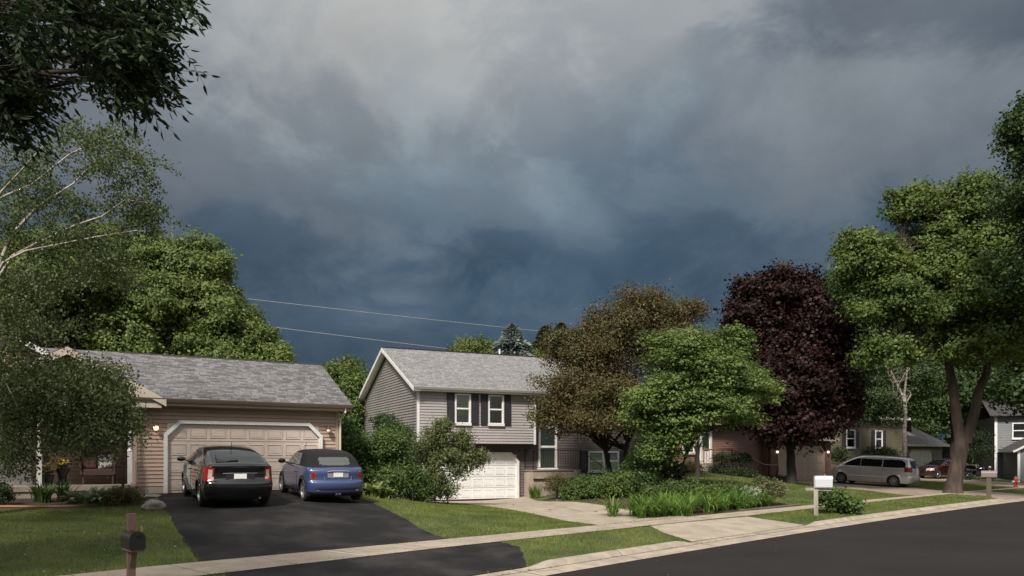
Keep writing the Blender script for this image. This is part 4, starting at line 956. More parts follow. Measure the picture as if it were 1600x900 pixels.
# birch at left, in front of the porch
def birch_left():
    Y = 17.2; B = at(-70, 760, Y); bx, by = B[0], B[1]; bz = H(bx, by); q = lambda px, py, Y_=Y: np.array(at(px, py, Y_))
    t = thing('birch_tree', (bx, by, bz), 0, 'large birch with drooping branches hanging in front of the tan house porch', 'tree')
    mb = MB(); f1 = q(-55, 560); mb.tube(wiggle((bx, by, bz - .2), f1, 6, .01), list(np.linspace(.24, .17, 6)), 10); mb.tube(wiggle(f1, q(-35, 250), 6, .015), list(np.linspace(.17, .05, 6)), 8)
    limbs = []
    for pts, r in (([(-50, 540), (17, 368), (60, 322), (115, 287), (150, 250)], .05), ([(-45, 500), (20, 400), (62, 378), (118, 352), (160, 338), (196, 312), (240, 318)], .04), ([(-45, 400), (2, 300), (30, 270), (70, 225)], .04),
                   ([(-50, 520), (5, 410), (40, 392), (75, 385), (150, 370), (215, 360)], .032), ([(-40, 330), (10, 305), (50, 288), (110, 240), (190, 205)], .03),
                   ([(-45, 560), (20, 540), (70, 560), (110, 610)], .03), ([(-50, 560), (0, 580), (30, 640)], .03), ([(-40, 300), (0, 230), (40, 200)], .03), ):
        ys = np.linspace(Y, Y + random.uniform(-1.2, 1.2), len(pts)); P = [q(*p, yy) for p, yy in zip(pts, ys)]; mb.tube([tuple(p) for p in P], list(np.linspace(r, .010, len(P))), 6); limbs.append(P)
    C, O = [], []; tw = MB()
    def spray(p, n, L, sd=.10, droop=.7):        # hanging twig with leaves
        d = unit(rng.normal(size=3) * np.array([1, 1, .3]) + np.array([.25, 0, -droop])); e = p + d * L
        P = [tuple(p), tuple((p + e) / 2 + rng.normal(size=3) * .04), tuple(e - np.array([0, 0, L * .25 * droop]))]; tw.tube(P, [.0032, .0025, .0012], 3, cap=False)
        tt = rng.uniform(.1, 1.05, n); c = p + d * L * tt[:, None]; c[:, 2] -= L * .25 * droop * tt ** 2; C.append(c + rng.normal(size=(n, 3)) * sd); O.append(np.tile(d, (n, 1)))
    upper = [(40, 245, 60, 45, 60), (150, 230, 55, 35, 90), (185, 205, 20, 20, 36), (195, 260, 42, 35, 90), (90, 290, 80, 40, 110), (200, 315, 50, 30, 80), (240, 318, 22, 12, 16), (60, 350, 80, 45, 120), (150, 350, 70, 35, 100), (15, 310, 40, 60, 70), (90, 420, 90, 50, 170), (170, 410, 50, 40, 70), (20, 470, 70, 60, 150), (215, 345, 35, 20, 32), (110, 205, 40, 25, 40)]
    lower = [(55, 595, 80, 40, 240), (130, 600, 55, 42, 220), (175, 620, 38, 45, 170), (30, 632, 45, 42, 170), (105, 570, 75, 24, 110), (60, 500, 80, 26, 60), (150, 660, 40, 30, 90), (118, 680, 18, 26, 34), (8, 705, 16, 35, 50), (45, 690, 12, 34, 30), (170, 665, 14, 30, 34), (205, 640, 9, 30, 26), (82, 670, 12, 26, 26), (5, 480, 40, 70, 90), (15, 560, 40, 30, 50), (185, 570, 22, 12, 12), (-10, 600, 40, 80, 150)]
    for px, py, rx, rz, n in upper: 
        ncl = max(3, n // 7); cs = [unit(rng.normal(size=3)) * rng.uniform(.15, 1) ** .5 for _ in range(ncl)]
        for _ in range(int(n * 1.05)):
            a = cs[_ % ncl]; p = q(px + a[0] * rx, py - a[2] * rz, Y + a[1] * 1.5) + rng.normal(size=3) * np.array([.17, .17, .10]); spray(p, 19, rng.uniform(.2, .5), .06, .4)
    for px, py, rx, rz, n in lower:
        for _ in range(int(n * 1.2)):
            a = rng.normal(size=3); a = a / np.linalg.norm(a) * rng.uniform(0, 1.25) ** .7; p = q(px + a[0] * rx, py - a[2] * rz, Y + a[1] * 1.2); spray(p, 20, rng.uniform(.3, .6), .075, 1.0)
    # rest of the crown outside the frame
    for _ in range(700):
        a = rdir(1)[0] * rng.uniform(.4, 1); p = np.array([bx - 1.2, by, 6.0]) + a * np.array([2.4, 2.6, 4.0]); spray(p, 16, .5, .1, .8)
    C = np.concatenate(C); O = np.concatenate(O); V = leaf_quads(C, O, .063, .047, .3, .0, .5)
    np_mesh('crown', V - np.array([bx, by, bz]), np.arange(len(V)).reshape(-1, 4), LM['birchl'], t)
    mb.v = [(a - bx, b - by, c - bz) for a, b, c in mb.v]; build('trunk', mb, M['birch'], t, True)
    tw.v = [(a - bx, b - by, c - bz) for a, b, c in tw.v]; build('twigs', tw, M['bark_dark'], t)
birch_left()

# near street tree: trunk just outside the frame, compound leaves overhead
def ash_left():
    bx, by = -8.2, 6.6; bz = H(bx, by); Y = 6.6; q = lambda px, py, Y_=Y: np.array(at(px, py, Y_))
    t = thing('ash_tree', (bx, by, bz), 0, 'near ash tree whose dark pointed leaves hang into the upper left corner', 'tree')
    mb = MB(); mb.tube(wiggle((bx, by, bz - .2), (bx + .1, by, 4.2), 6, .01), list(np.linspace(.26, .2, 6)), 12)
    C, A_, N_ = [], [], []
    def frond(p, d):
        d = unit(np.asarray(d, float)); side = unit(np.cross(d, [0, 0, 1.0]) + rng.normal(size=3) * .25); L = rng.uniform(.20, .30)
        mb.tube([tuple(p), tuple(p + d * L * .5 - [0, 0, .015]), tuple(p + d * L - [0, 0, .05])], [.0028, .002, .0014], 3, cap=False)
        for k in range(4):
            t_ = .25 + .25 * k; c = p + d * L * t_ - np.array([0, 0, .05 * t_ * t_]); 
            for s_ in ((1, -1) if k < 3 else (0,)):
                a = unit(side * s_ * .9 + d * (.55 if s_ else 1) + np.array([0, 0, -.28]) + rng.normal(size=3) * .18); C.append(c + a * .045); A_.append(a); N_.append(unit(np.cross(a, side if not s_ else d) + rng.normal(size=3) * .45))
    vol = [(200, 40, 50, 42, 6.4, .6, 120), (250, -10, 34, 14, 6.3, .4, 44), (188, 88, 50, 32, 6.5, .6, 110), (215, 110, 34, 22, 6.4, .4, 50), (140, 25, 60, 32, 6.6, .7, 90), (40, 0, 100, 30, 6.4, .8, 130), (5, 100, 42, 80, 6.7, .7, 150), (8, 175, 36, 46, 6.8, .5, 90), (150, 122, 28, 16, 6.6, .4, 26), (100, 45, 40, 24, 6.9, .6, 34), (-60, 80, 60, 140, 6.8, 1.2, 150)]
    hub = np.array([bx + .1, by, 4.0])
    for px, py, rx, rz, Yc, dY, n in vol:
        c0 = q(px, py, Yc); P = wiggle(hub, c0, 7, .02, .10); mb.tube(P, list(np.linspace(.06, .01, 7)), 6)
        for j in range(max(3, n // 9)):
            a = rng.normal(size=3); a = a / np.linalg.norm(a) * rng.uniform(.2, 1) ** .5; p = q(px + a[0] * rx, py - a[2] * rz, Yc + a[1] * dY)
            mb.tube(wiggle(P[5], p, 4, .04), [.012, .009, .006, .004], 4, cap=False)
            dd = unit(p - np.array(P[4])); m = int(n / max(3, n // 9) * 1.35) + 1
            for i in range(m):
                b = p + rng.normal(size=3) * .11; frond(b, dd * .6 + rng.normal(size=3) * .55 + np.array([.15, 0, -.3]))
    # crown beyond the frame
    for _ in range(2300):
        a = rdir(1)[0] * rng.uniform(.35, 1) ** .5; p = np.array([bx - .6, by - .4, 7.4]) + a * np.array([3.6, 3.8, 2.9])
        if p[0] / p[1] * F + 800 > -60 and p[1] > 1 and HZ - (p[2] - 2) / p[1] * F > -60: continue
        for i in range(3): frond(p + rng.normal(size=3) * .2, rng.normal(size=3) + np.array([0, 0, -.3]))
    for _ in range(1700):  # second crown lobe, added out of view to shade the left lawn
        a = rdir(1)[0] * rng.uniform(.35, 1) ** .5; p = np.array([-12.0, 9.2, 7.0]) + a * np.array([3.6, 3.6, 2.6])
        if p[0] / p[1] * F + 800 > -80: continue
        for i in range(3): frond(p + rng.normal(size=3) * .2, rng.normal(size=3) + np.array([0, 0, -.3]))
    mb.tube(wiggle(hub, (-12.0, 9.2, 7.0), 6, .03), list(np.linspace(.12, .03, 6)), 6)
    C = np.array(C); A = np.array(A_); N = np.array(N_); B = unit(np.cross(N, A)); n = len(C); s = rng.uniform(.75, 1.2, (n, 1)); l = .043 * s; w_ = .0165 * s; up = unit(np.cross(A, B)) * .006
    V = np.stack([C - A * l, C - A * l * .3 + B * w_ + up, C + A * l * .3 + B * w_ * .8 + up, C + A * l * 1.1, C + A * l * .3 - B * w_ * .8 + up, C - A * l * .3 - B * w_ + up], 1).reshape(-1, 3)
    np_mesh('crown', V - np.array([bx, by, bz]), np.arange(len(V)).reshape(-1, 6), LM['ash'], t)
    mb.v = [(a - bx, b - by, c - bz) for a, b, c in mb.v]; build('trunk', mb, M['bark_dark'], t, True)
LM['ash'] = leaf_mat('ash_leaves', (.013, .028, .008), (.026, .046, .012), .25)
ash_left()

# ------------------------------------------------------------------ shrubs
def shrub(label, lobes, mt, L, W, dens=26, cl=.09, nl=8, sub=.34, name='shrub', up=.5, flatz=.8, droop=0, group=None, cat='shrub', outw=.5, inner=.3, extra=None, rough=.5):
    x = np.mean([l[0] for l in lobes]); y = np.mean([l[1] for l in lobes]); z = H(x, y); 
    return tree(name, label, (x, y, z), (x, y, z + .25), .035, .03, lobes, mt, M['bark_dark'], L, W, dens=dens, cl=cl, nl=nl, sub=sub, flatz=flatz, nlimb=6, cat=cat, group=group, up=up, droop=droop, trunk='stems', crown='foliage', outw=outw, inner=inner, twig=1, extra=extra, rough=rough)
SM = LM['grn']
LM['shr'] = leaf_mat('shrub_leaves', (.045, .085, .020), (.115, .17, .042), .32, 1.2)
LM['shr2'] = leaf_mat('viburnum_leaves', (.075, .10, .032), (.17, .19, .07), .34, 1.2)
shrub('tall dense dark green shrub right of the tan garage corner', [px_lobe(565, 720, 28.2, 38, 50, 1), px_lobe(610, 715, 28.8, 42, 48, 1), px_lobe(545, 690, 29, 26, 35, 1), px_lobe(600, 755, 27.8, 42, 32, 1)], LM['shr'], .10, .06, dens=17, cl=.13, nl=10, sub=.3)
shrub('dark drooping yew shrub against the grey house side wall', [px_lobe(618, 695, 31.5, 34, 36, 1), px_lobe(600, 665, 32, 20, 18, 1)], LM['deep'], .12, .035, dens=17, cl=.12, nl=9, sub=.3, droop=.5)
shrub('low green shrub filling between the tall dark shrub and the loose viburnum', [px_lobe(635, 755, 28.6, 32, 28, 1), px_lobe(660, 770, 29, 24, 16, 1)], LM['shr'], .09, .055, dens=20, cl=.11, nl=9)
shrub('loose leggy viburnum shrub reaching across the white garage door', [px_lobe(690, 730, 30, 36, 42, 1), px_lobe(680, 690, 30, 22, 24, 1), px_lobe(728, 722, 30.2, 24, 22, 1), px_lobe(680, 765, 29.8, 36, 18, 1), px_lobe(722, 688, 30, 15, 12, 1), px_lobe(657, 720, 30.4, 18, 40, 1), px_lobe(748, 716, 30.2, 14, 8, 1), px_lobe(692, 668, 30, 7, 10, 1)], LM['shr2'], .10, .055, dens=14, cl=.15, nl=8, sub=.32, inner=.15, rough=.7)
# bed of the grey house
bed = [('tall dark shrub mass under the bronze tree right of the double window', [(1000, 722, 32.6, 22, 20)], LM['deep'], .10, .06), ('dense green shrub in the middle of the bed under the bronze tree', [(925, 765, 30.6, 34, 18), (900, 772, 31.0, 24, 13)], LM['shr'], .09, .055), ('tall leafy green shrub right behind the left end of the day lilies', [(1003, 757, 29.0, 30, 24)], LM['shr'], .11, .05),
       ('low russet tinged spirea next to the tan landing wall', [(870, 757, 33.2, 21, 17)], LM['olive'], .06, .035), ('dark green shrub behind the russet spirea', [(905, 762, 32.4, 24, 17)], LM['shr'], .08, .05),
       ('mid green leafy shrub beneath the double window', [(935, 763, 31.4, 26, 17)], LM['shr'], .09, .06), ('broad leafed green shrub left of the bright day lilies', [(965, 765, 29.6, 30, 22)], LM['grn'], .10, .06),
       ('upright dark shrub at the foot of the bronze tree', [(990, 745, 31, 28, 27), (958, 756, 32.0, 22, 16)], LM['shr'], .09, .045), ('dark undergrowth shrub beneath the bright green tree', [(1010, 760, 28.6, 26, 18), (1045, 765, 28.4, 20, 12)], LM['deep'], .09, .05)]
for lab, L_, mt, l, w_ in bed: shrub(lab, [px_lobe(*p, 1) for p in L_], mt, l, w_, dens=24, cl=.10, nl=9)
for lab, L_, mt in (('low dark ground shrub under the bright green tree, left of its stems', [(1022, 772, 27.9, 26, 13)], LM['shr']), ('low dark ground shrub right of the bright green tree stems', [(1070, 768, 28.2, 30, 13)], LM['shr']),
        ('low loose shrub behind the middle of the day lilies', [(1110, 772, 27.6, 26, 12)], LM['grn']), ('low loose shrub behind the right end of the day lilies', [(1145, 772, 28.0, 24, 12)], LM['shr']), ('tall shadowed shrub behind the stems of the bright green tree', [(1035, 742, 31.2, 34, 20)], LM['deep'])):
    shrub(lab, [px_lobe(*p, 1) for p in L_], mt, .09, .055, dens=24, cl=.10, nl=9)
shrub('flowering rose bush with small pale pink blooms at the right end of the bed', [px_lobe(1205, 768, 28.8, 24, 18, 1), px_lobe(1190, 757, 29.2, 16, 12, 1)], LM['shr2'], .06, .04, dens=24, cl=.08, nl=8)
shrub('pale green low perennial beside the rose bush', [px_lobe(1168, 775, 27.8, 20, 14, 1)], LM['hosta'], .09, .05, dens=22, cl=.08, nl=7)
shrub('dark evergreen shrub at the foot of the purple maple trunk', [px_lobe(1214, 752, 45, 22, 7, 1)], LM['dark'], .10, .05, dens=16, cl=.1, nl=8)
shrub('leafy green bush beside the white mailbox', [px_lobe(1306, 784, 25.6, 19, 12, 1), px_lobe(1292, 776, 25.8, 12, 9, 1), px_lobe(1330, 791, 25.8, 14, 6, 1)], LM['shr'], .12, .085, dens=22, cl=.10, nl=8, up=.9)
shrub('rounded clipped shrub left of the red brown house entry', [px_lobe(1078, 735, 42, 22, 14, 1)], LM['olive'], .08, .05, dens=18, cl=.12, nl=8)
shrub('dark shrub below the flat topped topiary', [px_lobe(1125, 738, 42.5, 26, 11, 1), px_lobe(1160, 742, 42, 22, 9, 1)], LM['dark'], .08, .05, dens=16, cl=.12, nl=8)
for i, px in enumerate((1128, 1158)):
    lab = ('flat topped clipped topiary, left one of the pair before the red siding', 'flat topped clipped topiary, right one of the pair before the red siding')[i]
    shrub(lab, [px_lobe(px, 717, 42.4, 18, 8, 1)], LM['dark'], .07, .045, dens=30, cl=.07, nl=8, group='clipped topiaries at the red brown house', name='topiary')
shrub('potted looking shrub in front of the olive house wall', [px_lobe(1312, 712, 54, 14, 14, 1)], LM['deep'], .12, .07, dens=10, cl=.15, nl=8)
shrub('dark conifer shrub against the blue grey house wall', [px_lobe(1530, 700, 56, 18, 34, 1)], LM['dark'], .12, .05, dens=10, cl=.15, nl=8)
shrub('dark shrub behind the minivan roof', [px_lobe(1375, 712, 54, 30, 10, 1)], LM['dark'], .12, .06, dens=10, cl=.15, nl=8)
# left bed
shrub('low tan green spirea at the garage corner, left of the rock', [px_lobe(192, 777, 19.9, 30, 15, 1)], LM['olive'], .045, .028, dens=60, cl=.05, nl=9)
shrub('dark leafy clump at the left picture edge', [px_lobe(-2, 772, 19.2, 20, 16, 1)], LM['deep'], .09, .035, dens=40, cl=.06, nl=9)

# strap leaved clumps: leaves arch out from a crown
def strap(label, spots, n, L, W, mt, cat='plant', name='day_lily', arch=.9, group=None, up=1.0, flowers=None):
    x0, y0 = spots[0][0], spots[0][1]; z0 = H(x0, y0); t = thing(name, (x0, y0, z0), 0, label, cat, group); Vs = []; seg = 4
    for (x, y, s_) in spots:
        z = H(x, y)
        for _ in range(n):
            a = rng.uniform(0, 2 * np.pi); l = L * s_ * rng.uniform(.6, 1.15); tilt = rng.uniform(.4, .95) * arch; p = np.array([x + rng.normal() * .06 * s_, y + rng.normal() * .06 * s_, z]); w_ = W * s_ * rng.uniform(.7, 1.2)
            e = np.array([math.cos(a), math.sin(a), 0]); sd = np.array([-math.sin(a), math.cos(a), 0]); pts = []
            for k in range(seg + 1):
                th_ = min(tilt * .3 + tilt * 1.5 * k / seg, 2.5); pts.append((p.copy(), w_ * (1 - (k / seg) ** 2.2) * .5 * (.6 + .8 * min(1, k / seg * 2)))); p = p + (e * math.sin(th_) + np.array([0, 0, math.cos(th_) * up])) * l / seg
            for k in range(seg): 
                (a0, w0), (a1, w1) = pts[k], pts[k + 1]; Vs += [a0 - sd * w0, a0 + sd * w0, a1 + sd * w1, a1 - sd * w1]
    V = np.array(Vs) - np.array([x0, y0, z0]); np_mesh('leaves', V, np.arange(len(V)).reshape(-1, 4), mt, t); return t
LM['lily'] = leaf_mat('lily_leaves', (.11, .20, .035), (.17, .27, .055), .4, 2)
labs = ['first arching day lily clump from the left end of the bright row', 'second arching day lily clump in the bright row', 'third arching day lily clump in the bright row', 'fourth arching day lily clump in the bright row', 'fifth arching day lily clump in the bright row', 'sixth arching day lily clump in the bright row', 'seventh arching day lily clump, right end of the bright row']
for i, lab in enumerate(labs):
    sp = []
    for k in range(8):
        u = 9.7 + i * 1.05 + rng.uniform(-.45, .45); v = 3.66 + .30 + rng.uniform(0, 1.5) + (.35 if i == 0 else 0); x, y = S(u, v); sp.append((float(x), float(y), rng.uniform(.85, 1.2)))
    strap(lab, sp, 64, .86, .032, LM['lily'], arch=1.7, group='day lilies along the pavement')
strap('small day lily clump beside the white garage door frame', [(.95, 36.0, 1), (1.2, 35.5, 1), (1.1, 35.8, .9)], 40, .75, .03, LM['grn'])
def gx(px, py, z): return gp(px, py, z)
x, y = gx(586, 778, .62); strap('pale lime hosta beside the blue car', [(x, y, 1), (x + .25, y + .3, .9), (x - .2, y + .4, 1)], 60, .60, .18, LM['lime'], name='hosta', arch=1.4)
x, y = gx(135, 791, .70); strap('broad striped hosta in the middle of the porch bed', [(x, y, 1), (x + .3, y + .15, 1), (x - .35, y + .1, 1), (x + .1, y + .4, 1)], 60, .55, .17, LM['hosta'], name='hosta', arch=1.5)
x, y = gx(70, 788, .72); strap('spiky dark green clump left of the striped hosta', [(x, y, 1), (x + .3, y + .3, 1), (x - .3, y + .2, .9)], 90, .62, .035, LM['shr'], name='iris', arch=.9)
# flower dots
def flowers(name, label, mt, pts, r=.03, stem=True, group=None):
    x0, y0, z0 = pts[0]; t = thing(name, (x0, y0, H(x0, y0)), 0, label, 'flowers', group); g = MB(); s_ = MB(); zb = H(x0, y0)
    for x, y, z in pts:
        for k in range(6):
            a = k * math.pi / 3; b = a + .9; g.poly([(x - x0, y - y0, z - zb), (x - x0 + r * math.cos(a), y - y0 + r * math.sin(a), z - zb + r * .5), (x - x0 + r * math.cos(b), y - y0 + r * math.sin(b), z - zb + r * .5)])
        if stem: s_.tube([(x - x0, y - y0, H(x, y) - zb), (x - x0, y - y0, z - zb)], .005, 3)
    pt_ = build('petals', g, mt, t); t['kind'] = 'stuff'; pt_['kind'] = 'stuff'
    if stem: build('stalks', s_, LM['grn'], t)
M['petal'] = mat('white_petal', (.72, .66, .68), .6); M['petalp'] = mat('pink_petal', (.62, .42, .38), .6); M['petaly'] = mat('yellow_petal', (.55, .42, .06), .6)
P_ = []
for _ in range(44):
    px = random.choice([random.uniform(1100, 1140), random.uniform(1140, 1170)]); x, y = gx(px, random.uniform(768, 782), .35); P_.append((x, y, H(x, y) + random.uniform(.45, .8)))
flowers('daisies', 'loose patch of small white daisies behind the day lilies', M['petal'], P_, .04)
P_ = []
for _ in range(90):
    a = rdir(1)[0]; c = px_lobe(1205, 766, 28.6, 25, 17, 1); P_.append((c[0] + a[0] * c[3], c[1] - abs(a[1]) * c[3] * .9, c[2] + a[2] * c[5]))
flowers('rose_blooms', 'small pale pink rose blooms scattered over the rose bush', M['petalp'], P_, .035, False)

# far wood closing the horizon behind everything
n = 26000; px = rng.uniform(-500, 2300, n); Yf = rng.uniform(112, 124, n); xf = (px - 800) / F * Yf
top_ = 4.6 + 1.8 * np.sin(px * .013) + 1.2 * np.sin(px * .041 + 1) + .7 * np.sin(px * .11); zf = .3 + (top_) * rng.uniform(0, 1, n) ** .7
C = np.c_[xf, Yf, zf] + rng.normal(size=(n, 3)) * .3; V = leaf_quads(C, np.tile([0, -1., .3], (n, 1)), 1.0, .7, .5, .8)
o = np_mesh('woods', V, np.arange(len(V)).reshape(-1, 4), LM['deep']); o['kind'] = 'stuff'

# ================================================================== CARS (x forward, y left, z up; origin on the ground under the middle)
def cmr(P, n):
    P = np.array(P, float); d = np.r_[0, np.cumsum(np.sqrt(((np.diff(P[:, :2], axis=0)) ** 2).sum(1)))]
    t = np.linspace(0, d[-1], n); out = np.zeros((n, P.shape[1])); m = np.gradient(P, d, axis=0)
    for c in range(P.shape[1]):      # monotone-limited cubic Hermite
        s_ = np.diff(P[:, c]) / np.diff(d); mm = m[:, c].copy()
        for i in range(len(P)):
            a = s_[i - 1] if i > 0 else s_[0]; b = s_[i] if i < len(s_) else s_[-1]
            if a * b <= 0 and c != 0 and 0 < i < len(P) - 1: mm[i] = 0
            else: mm[i] = np.sign(mm[i]) * min(abs(mm[i]), 3 * min(abs(a), abs(b)) + 1e-6) if 0 < i < len(P) - 1 else mm[i]
        k = np.clip(np.searchsorted(d, t, 'right') - 1, 0, len(P) - 2); h = d[k + 1] - d[k]; u = (t - d[k]) / h
        out[:, c] = (2 * u**3 - 3 * u**2 + 1) * P[k, c] + (u**3 - 2 * u**2 + u) * h * mm[k] + (-2 * u**3 + 3 * u**2) * P[k + 1, c] + (u**3 - u**2) * h * mm[k + 1]
    return out
def inpoly(x, z, poly): return inside(x, z, poly)
class Car:
    def __init__(c, sil, hw, belt, tumble, axles, R_, zbot=.2, rbar=.2, fbar=.3, crown=.03, er=.10, N=260, K=64, NY=40):
        c.hw, c.belt, c.tumble, c.axles, c.R = hw, belt, tumble, axles, R_
        P = cmr(sil, N); c.sil = P; c.xr, c.xf = P[:, 0].min(), P[:, 0].max(); c.rbar, c.fbar, c.er = rbar, fbar, er
        c.beltx = np.array([b[0] for b in belt]); c.beltz = np.array([b[1] for b in belt]); c.zbot = zbot
        c.crown = crown; c.N, c.K, c.NY = N, K, NY
    def bz(c, x): return np.interp(x, c.beltx, c.beltz)
    def dist(c, x, z):
        P = c.sil[:, :2]; A, B = P[:-1], P[1:]; X = np.stack([x, z], -1).reshape(-1, 2); out = np.full(len(X), 9.)
        AB = B - A; L = (AB ** 2).sum(1) + 1e-12
        for k in range(0, len(X), 4000):
            q = X[k:k + 4000, None] - A[None]; t = np.clip((q * AB).sum(-1) / L, 0, 1); d = q - t[..., None] * AB; out[k:k + 4000] = np.sqrt((d ** 2).sum(-1)).min(1)
        return out.reshape(x.shape)
    def wb(c, x, z):
        pl = np.ones_like(x); 
        for xe, s_, amt in ((c.xr, -1, .05), (c.xf, 1, .09)):
            t = np.clip(1 - np.abs(xe - x) / .9, 0, 1); pl = pl - amt * t ** 2
        f = np.interp(z, [0.1, .25, .42, .6, .85], [.90, .955, .985, 1.0, .985]); f = f - .02 * np.clip((z - .85) / .2, 0, 1)
        w_ = c.hw * pl * f; b = c.bz(x); ov = np.clip(z - b, 0, None)
        return w_ - ov * c.tumble - .012 * (ov > .004)
    def yside(c, x, z, d=None):
        if d is None: d = c.dist(x, z)
        r = c.er; t = np.clip(d / r, 0, 1)
        for xa in c.axles: pass
        fl = 0
        for xa in c.axles:
            rr = np.hypot(x - xa, z - c.R); fl = fl + .018 * np.exp(-((rr - c.R - .05) / .07) ** 2) * (z < .9)
        return c.wb(x, z) + fl - r * (1 - np.sqrt(1 - (1 - t) ** 2))
    def deform(c, x, y, z):
        q = (np.abs(y) / c.hw) ** 2.4
        xr = np.clip(1 - (x - c.xr) / .8, 0, 1); xf = np.clip(1 - (c.xf - x) / .9, 0, 1)
        return x + c.rbar * q * xr ** 1.2 - c.fbar * q * xf ** 1.2, y, z
    def side_pt(c, x, z, s_=1, off=0.0):
        y = float(c.yside(np.array([x * 1.0]), np.array([z * 1.0]))[0]) + off
        X, Y, Z = c.deform(np.array([x * 1.0]), np.array([y]), np.array([z * 1.0])); return (float(X[0]), s_ * float(Y[0]), z)
    def rear_pt(c, z, y, off=0.0):     # on the rear silhouette at height z
        P = c.sil; k = P[:, 0] < c.xr + .75; j = np.argmin(np.abs(P[k][:, 1] - z)); x = P[k][j, 0]
        X, Y, Z = c.deform(np.array([x * 1.0]), np.array([y * 1.0]), np.array([z * 1.0])); return (float(X[0]) - off, y, z)
    def shell(c):
        """all faces as quads with centroids in undeformed coordinates + kind (0 strip, 1 side)"""
        P = c.sil; N, K, NY = c.N, c.K, c.NY; t = np.linspace(0, 1, K) ** 1.25
        X = P[:, 0:1] * (1 - t) + P[:, 2:3] * t; Z = P[:, 1:2] * (1 - t) + c.zbot * t
        D = c.dist(X, Z); D[:, 0] = 0; Yv = c.yside(X, Z, D)
        ye = Yv[:, 0]; s_ = np.linspace(-1, 1, NY); SY = ye[:, None] * s_[None]
        nrm = np.gradient(P[:, :2], axis=0); nrm = np.stack([-nrm[:, 1], nrm[:, 0]], 1); nrm /= np.linalg.norm(nrm, axis=1, keepdims=True) + 1e-9
        bul = c.crown * (1 - s_[None] ** 2); SX = P[:, 0:1] + nrm[:, 0:1] * bul * .6; SZ = P[:, 1:2] + nrm[:, 1:2] * bul
        vs, fs, cen, kd = [], [], [], []; off = 0
        for (A, B, C_, k) in ((SX, SY, SZ, 0), (X, Yv, Z, 1), (X, -Yv, Z, 2)):
            n, m = A.shape; a = (np.arange(n - 1)[:, None] * m + np.arange(m - 1)[None]).ravel(); F_ = np.c_[a, a + m, a + m + 1, a + 1]
            if k == 1: F_ = F_[:, ::-1]
            und = np.c_[A.ravel(), B.ravel(), C_.ravel()]; de = np.c_[c.deform(A.ravel(), B.ravel(), C_.ravel())]
            vs.append(de); fs.append(F_ + off); cen.append(und[F_].mean(1)); kd.append(np.full(len(F_), k)); off += len(de)
        return np.concatenate(vs), np.concatenate(fs), np.concatenate(cen), np.concatenate(kd)

def sub_mesh(name, V, Fc, mt, parent, off=0.0):
    u, invx = np.unique(Fc.ravel(), return_inverse=True); v = V[u].copy(); f = invx.reshape(Fc.shape)
    if off:
        n = np.cross(V[Fc[:, 2]] - V[Fc[:, 0]], V[Fc[:, 3]] - V[Fc[:, 1]]); n /= np.linalg.norm(n, axis=1, keepdims=True) + 1e-12
        vn = np.zeros_like(v); 
        for k in range(4): np.add.at(vn, f[:, k], n)
        vn /= np.linalg.norm(vn, axis=1, keepdims=True) + 1e-9; v += vn * off
    return np_mesh(name, v, f, mt, parent, smooth=True)
def wheel(parent, x, y, R_, W_, s_, spokes, rimr, rmt):
    g = MB(); pr = [(rimr, -W_ / 2 + .01), (R_ - .04, -W_ / 2), (R_ - .012, -W_ / 2 + .02), (R_, -W_ / 2 + .05), (R_, W_ / 2 - .05), (R_ - .012, W_ / 2 - .02), (R_ - .04, W_ / 2), (rimr, W_ / 2 - .01), (rimr - .02, 0)]
    g.lathe(pr + [pr[0]], 36, (x, y, R_), 'y'); wh = build('wheel', g, M['tyre'], parent, True)
    g = MB(); yo = W_ / 2 * s_
    g.lathe([(rimr + .004, yo - .012 * s_), (rimr + .004, yo - .002 * s_), (rimr - .018, yo - .004 * s_), (rimr - .03, yo - .05 * s_), (rimr - .035, yo - .14 * s_)], 36, (x, y, R_), 'y')
    g.lathe([(0, yo - .02 * s_), (.035, yo - .02 * s_), (.05, yo - .035 * s_), (.06, yo - .07 * s_), (.0, yo - .08 * s_)], 16, (x, y, R_), 'y')
    for k in range(spokes):
        a = 2 * math.pi * k / spokes; ca, sa = math.cos(a), math.sin(a); w0, w1 = .036, .026
        for (r0, r1, y0, y1) in ((.03, rimr - .02, yo - .03 * s_, yo - .022 * s_),):
            P = []
            for (r, w_, yy) in ((r0, w0, y0), (r1, w1, y1)):
                for q in (-1, 1): P.append((x + r * ca - q * w_ * sa, y + yy, R_ + r * sa + q * w_ * ca))
            Q = [(p[0], p[1] - .03 * s_, p[2]) for p in P]
            g.quad(P[0], P[1], P[3], P[2]); g.quad(P[0], P[2], Q[2], Q[0]); g.quad(P[1], P[3], Q[3], Q[1])
    build('rim', g, rmt, wh, False)
    g = MB(); g.lathe([(0, yo - .145 * s_), (rimr - .03, yo - .145 * s_)], 24, (x, y, R_), 'y'); g.lathe([(0, yo - .11 * s_), (.12, yo - .11 * s_), (.12, yo - .14 * s_)], 24, (x, y, R_), 'y'); build('brake_disc', g, M['under'], wh)
M['tyre'] = mat('tyre_rubber', (.018, .017, .017), .85); M['under'] = mat('underbody_black', (.008, .008, .008), .8); M['carblk'] = mat('black_car_paint', (.0035, .0035, .0045), .12, coat=1.0, spec=.6)
M['plast'] = mat('black_plastic', (.016, .016, .017), .55); M['rim'] = mat('alloy_rim', (.45, .45, .46), .3, metal=.9); M['chrome'] = mat('chrome_trim', (.75, .74, .73), .15, metal=1.0)
M['carglass'] = mat('tinted_car_glass', (.008, .010, .010), .03, spec=.6, coat=.2); M['carglass2'] = mat('clear_car_glass', (.075, .085, .08), .04, spec=1.0, coat=.6)
